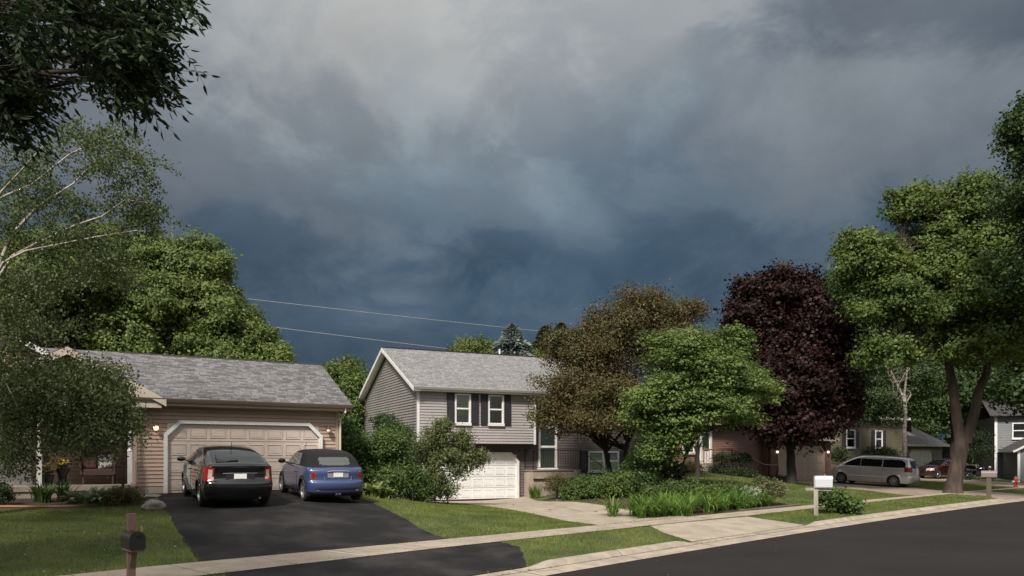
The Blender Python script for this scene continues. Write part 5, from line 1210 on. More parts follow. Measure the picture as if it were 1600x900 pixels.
M['red'] = mat('red_lamp', (.24, .010, .010), .2, coat=.5); M['clear'] = mat('clear_lamp', (.46, .36, .33), .3, coat=.3); M['plate'] = mat('blank_number_plate', (.82, .80, .78), .4)
M['carblue'] = mat('blue_car_paint', (.045, .068, .165), .3, coat=1.0, metal=.2); M['fabric'] = mat('black_roof_fabric', (.007, .0065, .007), .95, bump=.3, bscale=200); M['silver'] = mat('silver_car_paint', (.55, .53, .51), .3, coat=1.0, metal=.45)
M['carred'] = mat('shaded_red_paint', (.022, .003, .003), .3, coat=1.0); M['amber'] = mat('amber_lamp', (.5, .2, .03), .2)  # red car paint darkened to carry the tree shade over it

def make_car(name, label, loc, rz, spec, group=None):
    c = Car(**spec['body']); t = thing(name, loc, rz, label, spec.get('cat', 'car'), group); V, Fc, cen, kd = c.shell(); x, y, z = cen.T; ay = abs(y)
    left = np.ones(len(Fc), bool); side = kd > 0
    for xa in c.axles: left &= ~(side & (np.hypot(x - xa, z - c.R + .01) < c.R + .048))
    left &= ~((kd == 0) & (z < c.zbot + .0))
    body = None; todo = left.copy(); parts = []
    for (nm, fn, mt, off, lab) in spec['regions']:
        k = fn(c, x, y, z, ay, kd) & todo
        if k.any(): parts.append((nm, k, mt, off, lab)); todo &= ~k
    body = sub_mesh('body', V, Fc[todo], spec['paint'], t)
    for nm, k, mt, off, lab in parts:
        if nm in ('tail_lamp', 'side_window', 'side_skirt', 'headlight'):
            for sg in (1, -1):
                kk = k & (y * sg > 0)
                if kk.any():
                    o = sub_mesh(nm, V, Fc[kk], mt, t, off)
        else:
            o = sub_mesh(nm, V, Fc[k], mt, t, off)
            if lab: o['label'] = lab
    # floor + wheel housings
    g = MB(); zf = c.zbot + .03; w_ = c.hw * .88
    g.quad((c.xr + .25, -w_, zf), (c.xf - .25, -w_, zf), (c.xf - .25, w_, zf), (c.xr + .25, w_, zf))
    for xa in c.axles:
        for sg in (1, -1):
            ra = c.R + .06; n = 20; prev = None
            for i in range(n + 1):
                a = math.pi * (-.12 + 1.24 * i / n); px, pz = xa + ra * math.cos(a), c.R + ra * math.sin(a); cur = (px, pz)
                if prev: g.quad((prev[0], sg * (c.hw - .035), prev[1]), (cur[0], sg * (c.hw - .035), cur[1]), (cur[0], sg * (c.hw - .36), cur[1]), (prev[0], sg * (c.hw - .36), prev[1]))
                prev = cur
            g.poly([(xa + ra * math.cos(math.pi * (-.12 + 1.24 * i / n)), sg * (c.hw - .36), c.R + ra * math.sin(math.pi * (-.12 + 1.24 * i / n))) for i in range(n + 1)])
    build('underbody', g, M['under'], t)
    for xa in c.axles:      # arch lips
        for sg in (1, -1):
            pts = []
            for i in range(23):
                a = math.pi * (-.08 + 1.16 * i / 22); px, pz = xa + (c.R + .05) * math.cos(a), c.R - .01 + (c.R + .05) * math.sin(a)
                if pz < c.zbot + .01: continue
                pts.append(c.side_pt(px, pz, sg, -.004))
            g = MB(); g.tube(pts, spec.get('lip', .014), 6); build('wheel_arch', g, spec.get('lipm', spec['paint']), t, True)
    for xa in c.axles:
        for sg in (1, -1): wheel(t, xa, sg * (c.hw - .118), c.R, .205, sg, spec['spokes'], spec['rimr'], M['rim'])
    # door seams
    for path in spec['seams']:
        g = MB()
        for sg in (1, -1):
            pts = []
            for (a, b) in zip(path[:-1], path[1:]):
                for i in range(7): q = i / 6; pts.append(c.side_pt(a[0] + (b[0] - a[0]) * q, a[1] + (b[1] - a[1]) * q, sg, .0005))
            g.tube(pts, .0045, 4)
            if sg == 1: build('door_seam', g, M['under'], t); g = MB()
        build('door_seam', g, M['under'], t)
    for (hx, hz_) in spec.get('handles', []):
        for sg in (1, -1):
            p = c.side_pt(hx, hz_, sg, .012); g = MB(); g.tube([(p[0] - .1, p[1] - .01 * sg, p[2]), (p[0] - .08, p[1] + .008 * sg, p[2]), (p[0] + .08, p[1] + .008 * sg, p[2]), (p[0] + .1, p[1] - .01 * sg, p[2])], .014, 6); build('door_handle', g, spec.get('handm', spec['paint']), t, True)
    mx, mz = spec['mirror']
    for sg in (1, -1):
        p = Vector(c.side_pt(mx, mz, sg)); g = MB(); g.tube([p + Vector((0, -.02 * sg, 0)), p + Vector((-.02, .09 * sg, .03))], .022, 6)
        c0 = p + Vector((-.01, .17 * sg, .055)); 
        prof = [(0, -.11), (.05, -.10), (.075, -.05), (.08, 0), (.075, .05), (.05, .10), (0, .11)]
        i = len(g.v); g.lathe(prof, 12, (0, 0, 0), 'y')
        for k in range(i, len(g.v)):
            a_ = g.v[k]; g.v[k] = (c0.x + a_[0] * (.65 if a_[0] < 0 else 1.15), c0.y + a_[1], c0.z + a_[2] * .85)
        build('door_mirror', g, spec.get('mirm', spec['paint']), t, True)
    return t, c

def plate(t, c, z, w_=.31, h_=.155, off=.02, rec=None):
    p = c.rear_pt(z, 0, off); g = MB(); g.box(p[0] - .006, p[0], -w_ / 2, w_ / 2, z - h_ / 2, z + h_ / 2); o = build('number_plate', g, M['plate'], t); return p

rearx = lambda c, x, lim: x < c.xr + lim
# --- black hatchback
pr_sil = [(-2.02, .22, -1.95), (-2.14, .30, -1.92), (-2.21, .42, -1.88), (-2.235, .55, -1.82), (-2.225, .64, -1.78), (-2.17, .70, -1.74), (-2.135, .76, -1.70), (-2.13, .88, -1.66), (-2.14, .97, -1.60), (-2.155, 1.06, -1.55), (-2.11, 1.10, -1.50),
          (-1.92, 1.15, -1.45), (-1.55, 1.27, -1.3), (-1.1, 1.385, -1.0), (-.6, 1.46, -.55), (-.1, 1.492, -.1), (.3, 1.475, .3), (.7, 1.36, .7), (1.1, 1.16, 1.1), (1.32, 1.04, 1.32), (1.6, .95, 1.5), (1.95, .82, 1.7), (2.15, .68, 1.85), (2.225, .5, 1.95), (2.2, .34, 2.0), (2.1, .22, 2.04)]
prw = [(1.06, 1.03), (.62, 1.26), (.25, 1.38), (-.35, 1.415), (-.95, 1.33), (-1.42, 1.18), (-1.66, 1.06), (-1.0, 1.02), (0, 1.0)]
prius = dict(body=dict(sil=pr_sil, hw=.885, belt=[(-2.2, 1.06), (-1.6, 1.03), (-.5, .99), (1.1, .96), (2.2, .70)], tumble=.42, axles=(-1.33, 1.37), R_=.325, zbot=.2, rbar=.20, fbar=.35), paint=M['carblk'],
    regions=[('tail_lamp', lambda c, x, y, z, ay, kd: (x < -1.98) & (z > .70) & (z < 1.04 - .25 * np.clip(x + 2.1, 0, 1)) & (ay > .645) & (ay < .755) & (z > .745) & (z < .99), M['clear'], .006, None),
             ('tail_lamp', lambda c, x, y, z, ay, kd: (x < -1.86 - .35 * np.abs(z - .9)) & (z > .69) & (z < 1.05) & (ay > .615), M['red'], .004, None),
             ('rear_window', lambda c, x, y, z, ay, kd: (kd == 0) & (x > -2.02) & (x < -1.12) & (z > 1.12) & (ay < .60 + .14 * (1.45 - z)), M['carglass'], -.002, None),
             ('lower_rear_glass', lambda c, x, y, z, ay, kd: (kd == 0) & (x < -2.0) & (z > .925) & (z < 1.045) & (ay < .54), M['carglass'], .003, None),
             ('windscreen', lambda c, x, y, z, ay, kd: (kd == 0) & (x > .38) & (x < 1.2) & (z > 1.1) & (ay < .62), M['carglass'], -.002, None),
             ('side_window', lambda c, x, y, z, ay, kd: (kd > 0) & inpoly(x, z, prw) & (np.abs(x - .02 - .1 * (z - 1)) > .035) & (np.abs(x + 1.0) > .02), M['carglass'], -.004, None),
             ('headlight', lambda c, x, y, z, ay, kd: (x > 1.75) & (z > .62) & (z < .86) & (ay > .5), M['clear'], .003, None),
             ('rear_valance', lambda c, x, y, z, ay, kd: (x < -1.95) & (z < .33), M['plast'], .002, None)],
    spokes=7, rimr=.205, seams=[[(1.02, .30), (1.12, .6), (1.08, .98)], [(.02, .27), (.0, .6), (-.02, .99)], [(-.86, .3), (-.90, .55), (-1.15, .78), (-1.2, 1.0)], [(1.05, .28), (-.86, .28)]], handles=[(.2, .86), (-.78, .89)], mirror=(.98, 1.03))
dvec = Vector((-1.39, 2.31)).normalized(); yaw1 = math.atan2(dvec.y, dvec.x)
def place(rwx, rwy, yaw, rax, hw):      # car origin from the near-side (left) rear wheel contact point
    f_ = Vector((math.cos(yaw), math.sin(yaw))); l_ = Vector((-f_.y, f_.x)); o = Vector((rwx, rwy)) - f_ * rax - l_ * (hw - .1); return o.x, o.y
def pitch_on(t, x, y, yaw, a0, a1):
    fx, fy = math.cos(yaw), math.sin(yaw); z0 = H(x + fx * a0, y + fy * a0); z1 = H(x + fx * a1, y + fy * a1); sl_ = (z1 - z0) / (a1 - a0)
    t.location = (x, y, z0 - a0 * sl_ + .02); t.rotation_euler = (Matrix.Rotation(yaw, 3, 'Z') @ Matrix.Rotation(-math.atan(sl_), 3, 'Y')).to_euler()
X1, Y1 = place(-8.04, 19.75, yaw1, -1.33, .885)
t, c = make_car('black_hatchback', 'glossy black hatchback parked nose in on the asphalt driveway', (X1, Y1, 0), yaw1, prius); pitch_on(t, X1, Y1, yaw1, -1.33, 1.37)
p = plate(t, c, .80)
g = MB(); g.box(p[0] + .000, p[0] + .01, -.40, .40, .705, .715); g.box(p[0] - .002, p[0] + .006, -.36, -.17, .73, .875); g.box(p[0] - .002, p[0] + .006, .17, .36, .73, .875); build('plate_recess', g, M['plast'], t)
g = MB(); g.tube([c.rear_pt(.885, -.42, .015), c.rear_pt(.89, -.2, .02), c.rear_pt(.89, .2, .02), c.rear_pt(.885, .42, .015)], .014, 6); build('plate_garnish', g, mat('dark_chrome', (.30, .29, .29), .2, metal=1), t)
g = MB(); pts = [c.rear_pt(1.085, yy, .0) for yy in np.linspace(-.68, .68, 13)]
for a, b in zip(pts[:-1], pts[1:]): g.quad((a[0] - .05, a[1], 1.075), (b[0] - .05, b[1], 1.075), (b[0] + .12, b[1], 1.125), (a[0] + .12, a[1], 1.125)); g.quad((a[0] - .05, a[1], 1.075), (a[0] - .045, a[1], 1.045), (b[0] - .045, b[1], 1.045), (b[0] - .05, b[1], 1.075)); g.quad((a[0] - .045, a[1], 1.045), (a[0] + .1, a[1], 1.05), (b[0] + .1, b[1], 1.05), (b[0] - .045, b[1], 1.045))
build('spoiler', g, M['carblk'], t, False)
g = MB(); g.tube([(-1.93, .30, 1.18), (-1.78, .52, 1.235), (-1.5, .50, 1.33)], .012, 5); g.tube([(-1.93, .30, 1.18), (-1.88, .2, 1.20), (-1.86, .0, 1.215)], .014, 5); build('rear_wiper', g, M['plast'], t)
g = MB(); g.tube([(-.9, 0, 1.43), (-1.0, 0, 1.66)], [.010, .005], 5); g.lathe([(0, .03), (.03, .01), (.035, -.01)], 8, (-.9, 0, 1.43)); build('antenna', g, M['plast'], t)
g = MB(); g.tube([c.rear_pt(.27, -.62, -.02), c.rear_pt(.26, -.3, .012), c.rear_pt(.26, .3, .012), c.rear_pt(.27, .62, -.02)], .008, 5); build('bumper_trim', g, mat('dark_chrome', (.3, .3, .3), .2), t)
g = MB(); g.tube([(-2.1, -.5, .24), (-1.9, -.5, .26)], .032, 10); build('exhaust', g, M['chrome'], t)

# --- blue convertible
mi_sil = [(-1.66, .20, -1.55), (-1.75, .27, -1.52), (-1.80, .40, -1.48), (-1.815, .52, -1.44), (-1.79, .60, -1.40), (-1.745, .63, -1.37), (-1.735, .70, -1.34), (-1.73, .84, -1.28), (-1.70, .925, -1.22), (-1.63, .965, -1.18), (-1.55, .985, -1.14),
          (-1.44, 1.06, -1.08), (-1.28, 1.20, -1.0), (-1.08, 1.33, -.9), (-.8, 1.39, -.7), (-.3, 1.41, -.3), (.15, 1.39, .15), (.42, 1.34, .42), (.62, 1.20, .62), (.85, 1.02, .85), (.98, .97, .98), (1.3, .92, 1.2), (1.6, .82, 1.38), (1.75, .68, 1.5), (1.81, .5, 1.58), (1.79, .34, 1.6), (1.7, .22, 1.62)]
miw = [(.80, 1.0), (.44, 1.27), (.2, 1.325), (-.42, 1.335), (-.60, 1.0)]
mini = dict(body=dict(sil=mi_sil, hw=.845, belt=[(-1.8, .955), (1.0, .94), (1.8, .75)], tumble=.40, axles=(-1.13, 1.34), R_=.31, zbot=.19, rbar=.20, fbar=.32), paint=M['carblue'],
    regions=[('rear_window', lambda c, x, y, z, ay, kd: (kd == 0) & (x < -1.0) & (z > 1.045) & (z < 1.255) & (ay < .44) & ~((ay > .40) & ((z > 1.235) | (z < 1.065))), M['carglass2'], .004, None),
             ('windscreen', lambda c, x, y, z, ay, kd: (kd == 0) & (x > .45) & (x < .86) & (z > 1.02) & (ay < .6), M['carglass'], .0, None),
             ('side_window', lambda c, x, y, z, ay, kd: (kd > 0) & inpoly(x, z, miw) & (np.abs(x + .22) > .015), M['carglass2'], -.004, None),
             ('soft_top', lambda c, x, y, z, ay, kd: (z > .985) & (x < .46) & (x > -1.62), M['fabric'], .004, 'black fabric soft top'),
             ('tail_lamp', lambda c, x, y, z, ay, kd: (x < -1.5) & (((ay - .665) / .062) ** 2 + ((z - .765) / .105) ** 2 < 1), M['red'], .010, None),
             ('lamp_surround', lambda c, x, y, z, ay, kd: (x < -1.5) & (((ay - .665) / .078) ** 2 + ((z - .765) / .125) ** 2 < 1), M['chrome'], .006, None),
             ('headlight', lambda c, x, y, z, ay, kd: (x > 1.2) & (z > .64) & (z < .84) & (ay > .48) & (ay < .76), M['clear'], .003, None),
             ('side_skirt', lambda c, x, y, z, ay, kd: (kd > 0) & ((z < .315) | (np.hypot(x + 1.13, z - .31) < .445) | (np.hypot(x - 1.34, z - .31) < .445)), M['plast'], .006, None),
             ('lower_bumper', lambda c, x, y, z, ay, kd: (z < .30) | ((x < -1.5) & (z > .385) & (z < .42) & (ay < .62)), M['plast'], .003, None)],
    spokes=5, rimr=.212, lip=.02, lipm=M['plast'], seams=[[(.92, .33), (.98, .6), (.94, .93)], [(-.52, .33), (-.50, .6), (-.56, .94)]], handles=[(-.38, .80)], handm=M['chrome'], mirror=(.72, .98), mirm=M['plast'])
X1, Y1 = place(-5.85, 21.55, yaw1 - .01, -1.13, .845)
t, c = make_car('blue_convertible', 'small blue convertible with a closed black soft top, parked right of the black hatchback', (X1, Y1, 0), yaw1 - .01, mini); pitch_on(t, X1, Y1, yaw1 - .01, -1.13, 1.34)
p = plate(t, c, .80, .27, .13, .022)
g = MB(); g.box(p[0] + .002, p[0] + .012, -.30, .30, .715, .885); build('plate_recess', g, mat('grey_recess', (.25, .25, .27), .3), t)
g = MB(); g.tube([(p[0] - .01, -.31, .885), (p[0] - .02, -.2, .90), (p[0] - .02, .2, .90), (p[0] - .01, .31, .885)], .014, 6); build('boot_handle', g, M['chrome'], t)
for sg in (1, -1):
    q = c.rear_pt(.66, sg * .38, .02); g = MB(); g.tube([(q[0], q[1], .60), (q[0] - .012, q[1], .64), (q[0], q[1], .755)], [.024, .022, .012], 8); build('bumper_guard', g, M['chrome'], t)
    q = c.rear_pt(.36, sg * .55, .012); g = MB(); g.box(q[0], q[0] + .01, q[1] - .05, q[1] + .05, .345, .37); build('reflector', g, M['chrome'], t)
    g = MB(); g.tube([(-1.80, sg * .045, .235), (-1.6, sg * .045, .24)], .033, 12, cap=False); g.lathe([(.033, -1.80), (.026, -1.802), (.026, -1.7)], 12, (0, sg * .045, .235), 'x'); build('exhaust', g, M['chrome'], t)
g = MB(); q = c.rear_pt(.955, 0, .01); g.box(q[0] - .005, q[0] + .03, -.12, .12, .945, .975); build('brake_light', g, mat('dull_red', (.10, .02, .02), .3), t)
g = MB(); pts = [c.side_pt(a, .965, 1, .003) for a in np.linspace(.85, -1.5, 16)] + [c.rear_pt(.975, yy, .012) for yy in np.linspace(.6, -.6, 9)] + [c.side_pt(a, .965, -1, .003) for a in np.linspace(-1.5, .85, 16)]
g.tube(pts, .008, 5); build('belt_trim', g, M['chrome'], t)
g = MB(); g.tube([(.40, .35, 1.36), (.25, .36, 1.62)], .006, 4); build('antenna', g, M['plast'], t)

# --- silver minivan
vn_sil = [(-2.40, .24, -2.3), (-2.50, .33, -2.26), (-2.55, .48, -2.2), (-2.545, .60, -2.15), (-2.48, .66, -2.12), (-2.47, .90, -2.08), (-2.44, 1.10, -2.03), (-2.36, 1.35, -1.98), (-2.26, 1.58, -1.93), (-2.14, 1.69, -1.88), (-1.9, 1.735, -1.8), (-1.2, 1.77, -1.2), (-.2, 1.78, -.2), (.4, 1.75, .4), (.85, 1.62, .85), (1.35, 1.35, 1.35), (1.75, 1.13, 1.75), (2.0, 1.05, 1.9), (2.3, .92, 2.05), (2.48, .74, 2.2), (2.55, .5, 2.28), (2.52, .33, 2.33), (2.42, .22, 2.36)]
vw = [(1.55, 1.14), (1.0, 1.46), (.65, 1.59), (-1.9, 1.585), (-2.12, 1.45), (-2.2, 1.15), (-1.3, 1.12)]
van = dict(body=dict(sil=vn_sil, hw=.985, belt=[(-2.5, 1.14), (-1.3, 1.12), (1.6, 1.09), (2.5, .8)], tumble=.32, axles=(-1.5, 1.53), R_=.345, zbot=.22, rbar=.20, fbar=.45), paint=M['silver'],
    regions=[('tail_lamp', lambda c, x, y, z, ay, kd: (x < -2.12) & (z > .90) & (z < 1.18) & (ay > .66), M['red'], .006, None),
             ('rear_window', lambda c, x, y, z, ay, kd: (kd == 0) & (x < -2.1) & (z > 1.12) & (z < 1.56) & (ay < .70), M['carglass'], .003, None),
             ('windscreen', lambda c, x, y, z, ay, kd: (kd == 0) & (x > .72) & (x < 1.68) & (z > 1.15) & (ay < .78), M['carglass'], .0, None),
             ('side_window', lambda c, x, y, z, ay, kd: (kd > 0) & inpoly(x, z, vw) & (np.abs(x - .42) > .018) & (np.abs(x + .82) > .022), M['carglass'], -.004, None),
             ('headlight', lambda c, x, y, z, ay, kd: (x > 2.05) & (z > .70) & (z < .92) & (ay > .5), M['clear'], .003, None)],
    cat='minivan', spokes=7, rimr=.215, seams=[[(1.5, .3), (1.55, .6), (1.48, 1.1)], [(.42, .28), (.42, 1.1)], [(-.82, .28), (-.85, 1.1)], [(-.85, .98), (-2.2, 1.0)]], handles=[(.55, .98), (.28, .98)], mirror=(1.35, 1.16))
yaw3 = math.atan2(.70, -.72); X1, Y1 = place(22.45, 44.8, yaw3, -1.5, .985)
t, c = make_car('silver_minivan', 'silver minivan parked on the pinkish concrete driveway facing the garage', (X1, Y1, 0), yaw3, van); pitch_on(t, X1, Y1, yaw3, -1.5, 1.53)
plate(t, c, .84, off=.02)
g = MB(); q = c.rear_pt(.93, 0, .012); g.box(q[0] - .01, q[0] + .02, -.35, .35, .92, .96); build('plate_garnish', g, M['chrome'], t)
for sg in (1, -1):
    g = MB(); g.tube([(-1.9, sg * .66, 1.745), (-1.8, sg * .67, 1.80), (.1, sg * .69, 1.81), (.25, sg * .69, 1.76)], .016, 6); build('roof_rail', g, M['plast'], t)
    g = MB(); g.tube([c.side_pt(a, .56, sg, .006) for a in np.linspace(1.05, -1.02, 12)], .016, 5); build('side_moulding', g, M['silver'], t)
g = MB(); g.tube([c.rear_pt(.60, yy, .02) for yy in np.linspace(-.8, .8, 9)], .02, 6); build('bumper_trim', g, M['silver'], t)
# --- red car and dark car in the shade
sd_sil = [(-2.2, .22, -2.1), (-2.3, .35, -2.05), (-2.32, .55, -2.0), (-2.28, .8, -1.9), (-2.2, .93, -1.85), (-1.7, 1.0, -1.6), (-1.2, 1.25, -1.15), (-.8, 1.38, -.8), (-.2, 1.43, -.2), (.3, 1.4, .3), (.8, 1.15, .8), (1.1, 1.0, 1.1), (1.7, .88, 1.5), (2.15, .72, 1.9), (2.3, .5, 2.0), (2.2, .22, 2.1)]
sw = [(.9, 1.0), (.3, 1.33), (-.7, 1.32), (-1.35, 1.02)]
def sedan(paint, cat='car'):
    return dict(body=dict(sil=sd_sil, hw=.89, belt=[(-2.3, .97), (1.1, .95), (2.3, .7)], tumble=.45, axles=(-1.4, 1.4), R_=.32, zbot=.2, rbar=.2, fbar=.35, N=140, K=36, NY=24), paint=paint,
    regions=[('side_window', lambda c, x, y, z, ay, kd: (kd > 0) & inpoly(x, z, sw) & (np.abs(x + .15) > .03), M['carglass'], -.004, None), ('rear_window', lambda c, x, y, z, ay, kd: (kd == 0) & (x > -1.6) & (x < -.9) & (z > 1.03) & (ay < .6), M['carglass'], 0, None),
             ('windscreen', lambda c, x, y, z, ay, kd: (kd == 0) & (x > .4) & (x < 1.0) & (z > 1.03) & (ay < .6), M['carglass'], 0, None), ('headlight', lambda c, x, y, z, ay, kd: (x > 1.9) & (z > .6) & (z < .78) & (ay > .5), M['clear'], .003, None), ('tail_lamp', lambda c, x, y, z, ay, kd: (x < -2.1) & (z > .7) & (z < .88) & (ay > .55), M['red'], .003, None)],
    spokes=5, rimr=.2, seams=[[(1.0, .3), (1.0, .95)], [(-.15, .3), (-.15, .97)]], handles=[(0, .85)], mirror=(.85, 1.02))
x, y, _ = at(1476, 735, 58); yw = math.atan2(-.25, -.97); t, c = make_car('red_car', 'dark red car in the shade behind the forked street tree', (x, y, 0), yw, sedan(M['carred'])); pitch_on(t, x, y, yw, -1.4, 1.4)

# ================================================================== STREET FURNITURE AND SMALL THINGS
def mailbox_shape(L, W_, Hh, n=12):
    """rounded-top box outline in (y, z)"""
    pts = [(-W_ / 2, 0), (W_ / 2, 0)]; r = W_ / 2; zc = Hh - r
    return pts + [(r * math.cos(a), zc + r * math.sin(a)) for a in np.linspace(0, math.pi, n)]
def mailbox(name, label, base, rz, boxm, postm, post_h, post_w, box_z, L, W_, Hh, xoff, style, group=None, lean=0):
    t = thing(name, base, rz, label, 'mailbox', group); t.rotation_euler[1] = lean
    g = MB(); g.box(-post_w / 2, post_w / 2, -post_w / 2, post_w / 2, -.3, post_h); build('post', g, postm, t)
    g = MB(); g.box(xoff - .02, xoff + L, -W_ / 2 + .01, W_ / 2 - .01, box_z - .03, box_z - .004)
    if style == 'arm': g.box(-.32, xoff + L - .02, -.045, .045, box_z - .12, box_z - .032)
    else: g.prism([(post_w / 2, box_z - .26), (post_w / 2, box_z - .032), (xoff + L * .7, box_z - .032)], -.03, .03)
    build('bracket', g, postm, t)
    o = mailbox_shape(L, W_, Hh); g = MB(); g.prism([(p[0], box_z + p[1]) for p in o], xoff, xoff + L, 'x'); b = build('box', g, boxm, t)
    g = MB(); g.prism([(p[0] * 1.05, box_z + p[1] * 1.03 - .003) for p in o], xoff + L, xoff + L + .015, 'x'); g.box(xoff + L + .012, xoff + L + .035, -.02, .02, box_z + Hh * .75, box_z + Hh * .86); build('door', g, boxm, b)
    g = MB(); g.box(xoff + L * .5, xoff + L * .5 + .02, W_ / 2, W_ / 2 + .012, box_z + .05, box_z + Hh + .03); g.box(xoff + L * .5, xoff + L * .5 + .07, W_ / 2, W_ / 2 + .012, box_z + Hh - .01, box_z + Hh + .04); build('flag', g, M['flag'], b)
    return t
M['flag'] = mat('dull_flag_metal', (.20, .15, .10), .5); M['mbblack'] = mat('black_mailbox_metal', (.010, .010, .011), .38); M['mbwhite'] = mat('white_mailbox_metal', (.50, .52, .54), .4); M['mbgrey'] = mat('grey_mailbox_metal', (.20, .16, .15), .5)
M['postred'] = mat('red_brown_post', (.15, .088, .067), .85, (.09, .052, .04), 4, 5, stretch=(1, 1, .2)); M['postgrey'] = mat('weathered_post', (.36, .32, .27), .9, (.22, .19, .16), 5, 5, stretch=(1, 1, .2)); M['postdark'] = mat('dark_post', (.10, .08, .06), .9)
x, y = S(-5.6, 1.05); x, y = (205 - 800) / F * 9.3, 9.3
th0 = R(46.3 - 90)
mailbox('mailbox', 'black mailbox on a red brown post in the lower left corner', (x, y, H(x, y)), R(-50), M['mbblack'], M['postred'], 1.27, .085, .86, .42, .17, .21, -.14, 'brk')
x, y = (1275 - 800) / F * 24.6, 24.6
mailbox('mailbox', 'white mailbox on a pale weathered post beside the leafy bush', (x, y, H(x, y)), R(-22), M['mbwhite'], M['postgrey'], 1.28, .13, .93, .50, .24, .36, -.02, 'arm')
x, y = (1545 - 800) / F * 36.4, 36.4
mailbox('mailbox', 'grey brown mailbox on a thick dark post right of the forked street tree', (x, y, H(x, y)), R(-30), M['mbgrey'], M['postdark'], 1.0, .2, 1.02, .62, .26, .30, -.31, 'arm')
# hydrant
x, y = gp(1587, 762, .1); t = thing('fire_hydrant', (x, y, H(x, y)), 0, 'small red fire hydrant on the grass near the right edge', 'hydrant'); M['hyd'] = mat('red_hydrant', (.30, .045, .03), .5)
g = MB(); g.lathe([(.14, -.1), (.14, .04), (.10, .05), (.10, .46), (.13, .47), (.13, .50), (.11, .52), (.09, .60), (.04, .65), (.03, .69), (0, .69)], 16); build('barrel', g, M['hyd'], t, False)
for sg in (1, -1): g = MB(); g.lathe([(.055, .08 * sg), (.055, .17 * sg), (.065, .17 * sg), (.065, .20 * sg), (0, .20 * sg)], 10, (0, 0, .36), 'x'); build('outlet', g, M['mbwhite'], t)
g = MB(); g.lathe([(.07, -.08), (.07, -.17), (.08, -.17), (.08, -.20), (0, -.20)], 10, (0, 0, .33), 'y'); build('outlet', g, M['hyd'], t)
# motorcycle in the shade
x, y, _ = at(1530, 740, 55); zb = H(x, y); t = thing('motorcycle', (x, y, zb), R(-25), 'dark motorcycle with shiny headlamp standing behind the grey brown mailbox', 'motorcycle')
for xx in (-.7, .72):
    g = MB(); g.lathe([(.30, -.05), (.33, 0), (.30, .05), (.25, .04), (.25, -.04), (.30, -.05)], 24, (xx, 0, .33), 'y'); wh = build('wheel', g, M['tyre'], t, True)
    g = MB(); g.lathe([(.25, -.03), (.24, 0), (.25, .03)], 24, (xx, 0, .33), 'y'); g.lathe([(0, .05), (.05, .05), (.05, -.05), (0, -.05)], 10, (xx, 0, .33), 'y')
    for k in range(8): a = k * math.pi / 4; g.tube([(xx, 0, .33), (xx + .25 * math.cos(a), 0, .33 + .25 * math.sin(a))], .006, 4)
    build('rim', g, M['chrome'], wh)
g = MB(); g.lathe([(0, -.3), (.12, -.28), (.17, -.1), (.15, .15), (.08, .3), (0, .32)], 12, (.12, 0, .82), 'x'); build('tank', g, M['carblk'], t, True)
g = MB(); g.prism([(-.75, .70), (-.2, .72), (-.15, .80), (-.45, .80), (-.8, .88), (-.85, .80)], -.14, .14); build('seat', g, M['plast'], t)
g = MB(); g.box(-.2, .28, -.13, .13, .32, .68); build('engine', g, M['under'], t)
g = MB()
for sg in (1, -1): g.tube([(.72, .08 * sg, .33), (.5, .08 * sg, .95)], .025, 6); g.tube([(-.7, .1 * sg, .33), (-.35, .1 * sg, .72)], .02, 6)
g.tube([(.28, .38, 1.08), (.45, .2, 1.05), (.48, 0, 1.0), (.45, -.2, 1.05), (.28, -.38, 1.08)], .015, 6); build('fork_frame', g, M['plast'], t)
g = MB(); g.lathe([(0, .74), (.09, .72), (.10, .66), (.05, .56)], 12, (0, 0, .95), 'x'); build('headlamp', g, M['clear'], t, True)
g = MB(); g.tube([(.2, -.15, .35), (-.3, -.17, .28), (-.9, -.17, .30)], .035, 8); build('exhaust', g, M['under'], t)

# rock
def rock(name, label, x, y, r, sq=(1, .8, .55)):
    z = H(x, y); bm = bmesh.new(); bmesh.ops.create_icosphere(bm, subdivisions=4, radius=1)
    from mathutils import noise as nz
    for v in bm.verts:
        d = 1 + .28 * nz.noise(v.co * 1.3 + Vector((x, y, 0))) + .08 * nz.noise(v.co * 4); v.co = Vector((v.co.x * r * sq[0] * d, v.co.y * r * sq[1] * d, v.co.z * r * sq[2] * d + r * sq[2] * .55))
    me = bpy.data.meshes.new(name); bm.to_mesh(me); bm.free(); me.materials.append(M['rock']); me.polygons.foreach_set('use_smooth', [True] * len(me.polygons))
    o = bpy.data.objects.new(name, me); col.objects.link(o); o.location = (x, y, z); tag(o, label, 'rock'); return o
import bmesh
x, y = gp(240, 795, .66); rock('rock', 'pale rounded rock at the corner of the lawn and asphalt driveway', x, y, .27, (1.05, .8, .55))
x, y = gp(226, 783, .72); rock('rock', 'flat slab like stone behind the pale rounded rock', x, y + .3, .20, (1.5, .8, .3))
# timber edging of the bed by the sidewalk
for i, (a, b) in enumerate((((13.8, 3.75), (16.0, 3.72)), ((16.05, 3.73), (18.3, 3.8)))):
    p = S(*a); q = S(*b); g = MB(); n = 8; P = [(float(p[0] + (q[0] - p[0]) * k / n), float(p[1] + (q[1] - p[1]) * k / n)) for k in range(n + 1)]
    g.tube([(a_, b_, H(a_, b_) + .03) for a_, b_ in P], .05, 4); tag(build('timber_edging', g, M['postdark']), ('weathered timber edging at the day lily end of the bed', 'weathered timber edging in front of the rose bush')[i], 'edging', 'timbers edging the flower bed')
# terracotta edging of the left bed
g = MB(); P = [(-13.2, 18.85), (-11.9, 19.1), (-11.2, 19.3), (-10.4, 19.9)]; g.tube([(a, b, H(a, b) + .03) for a, b in P], .045, 5); tag(build('brick_edging', g, mat('terracotta', (.36, .17, .10), .9)), 'low terracotta edging in front of the porch bed shrubs', 'edging')

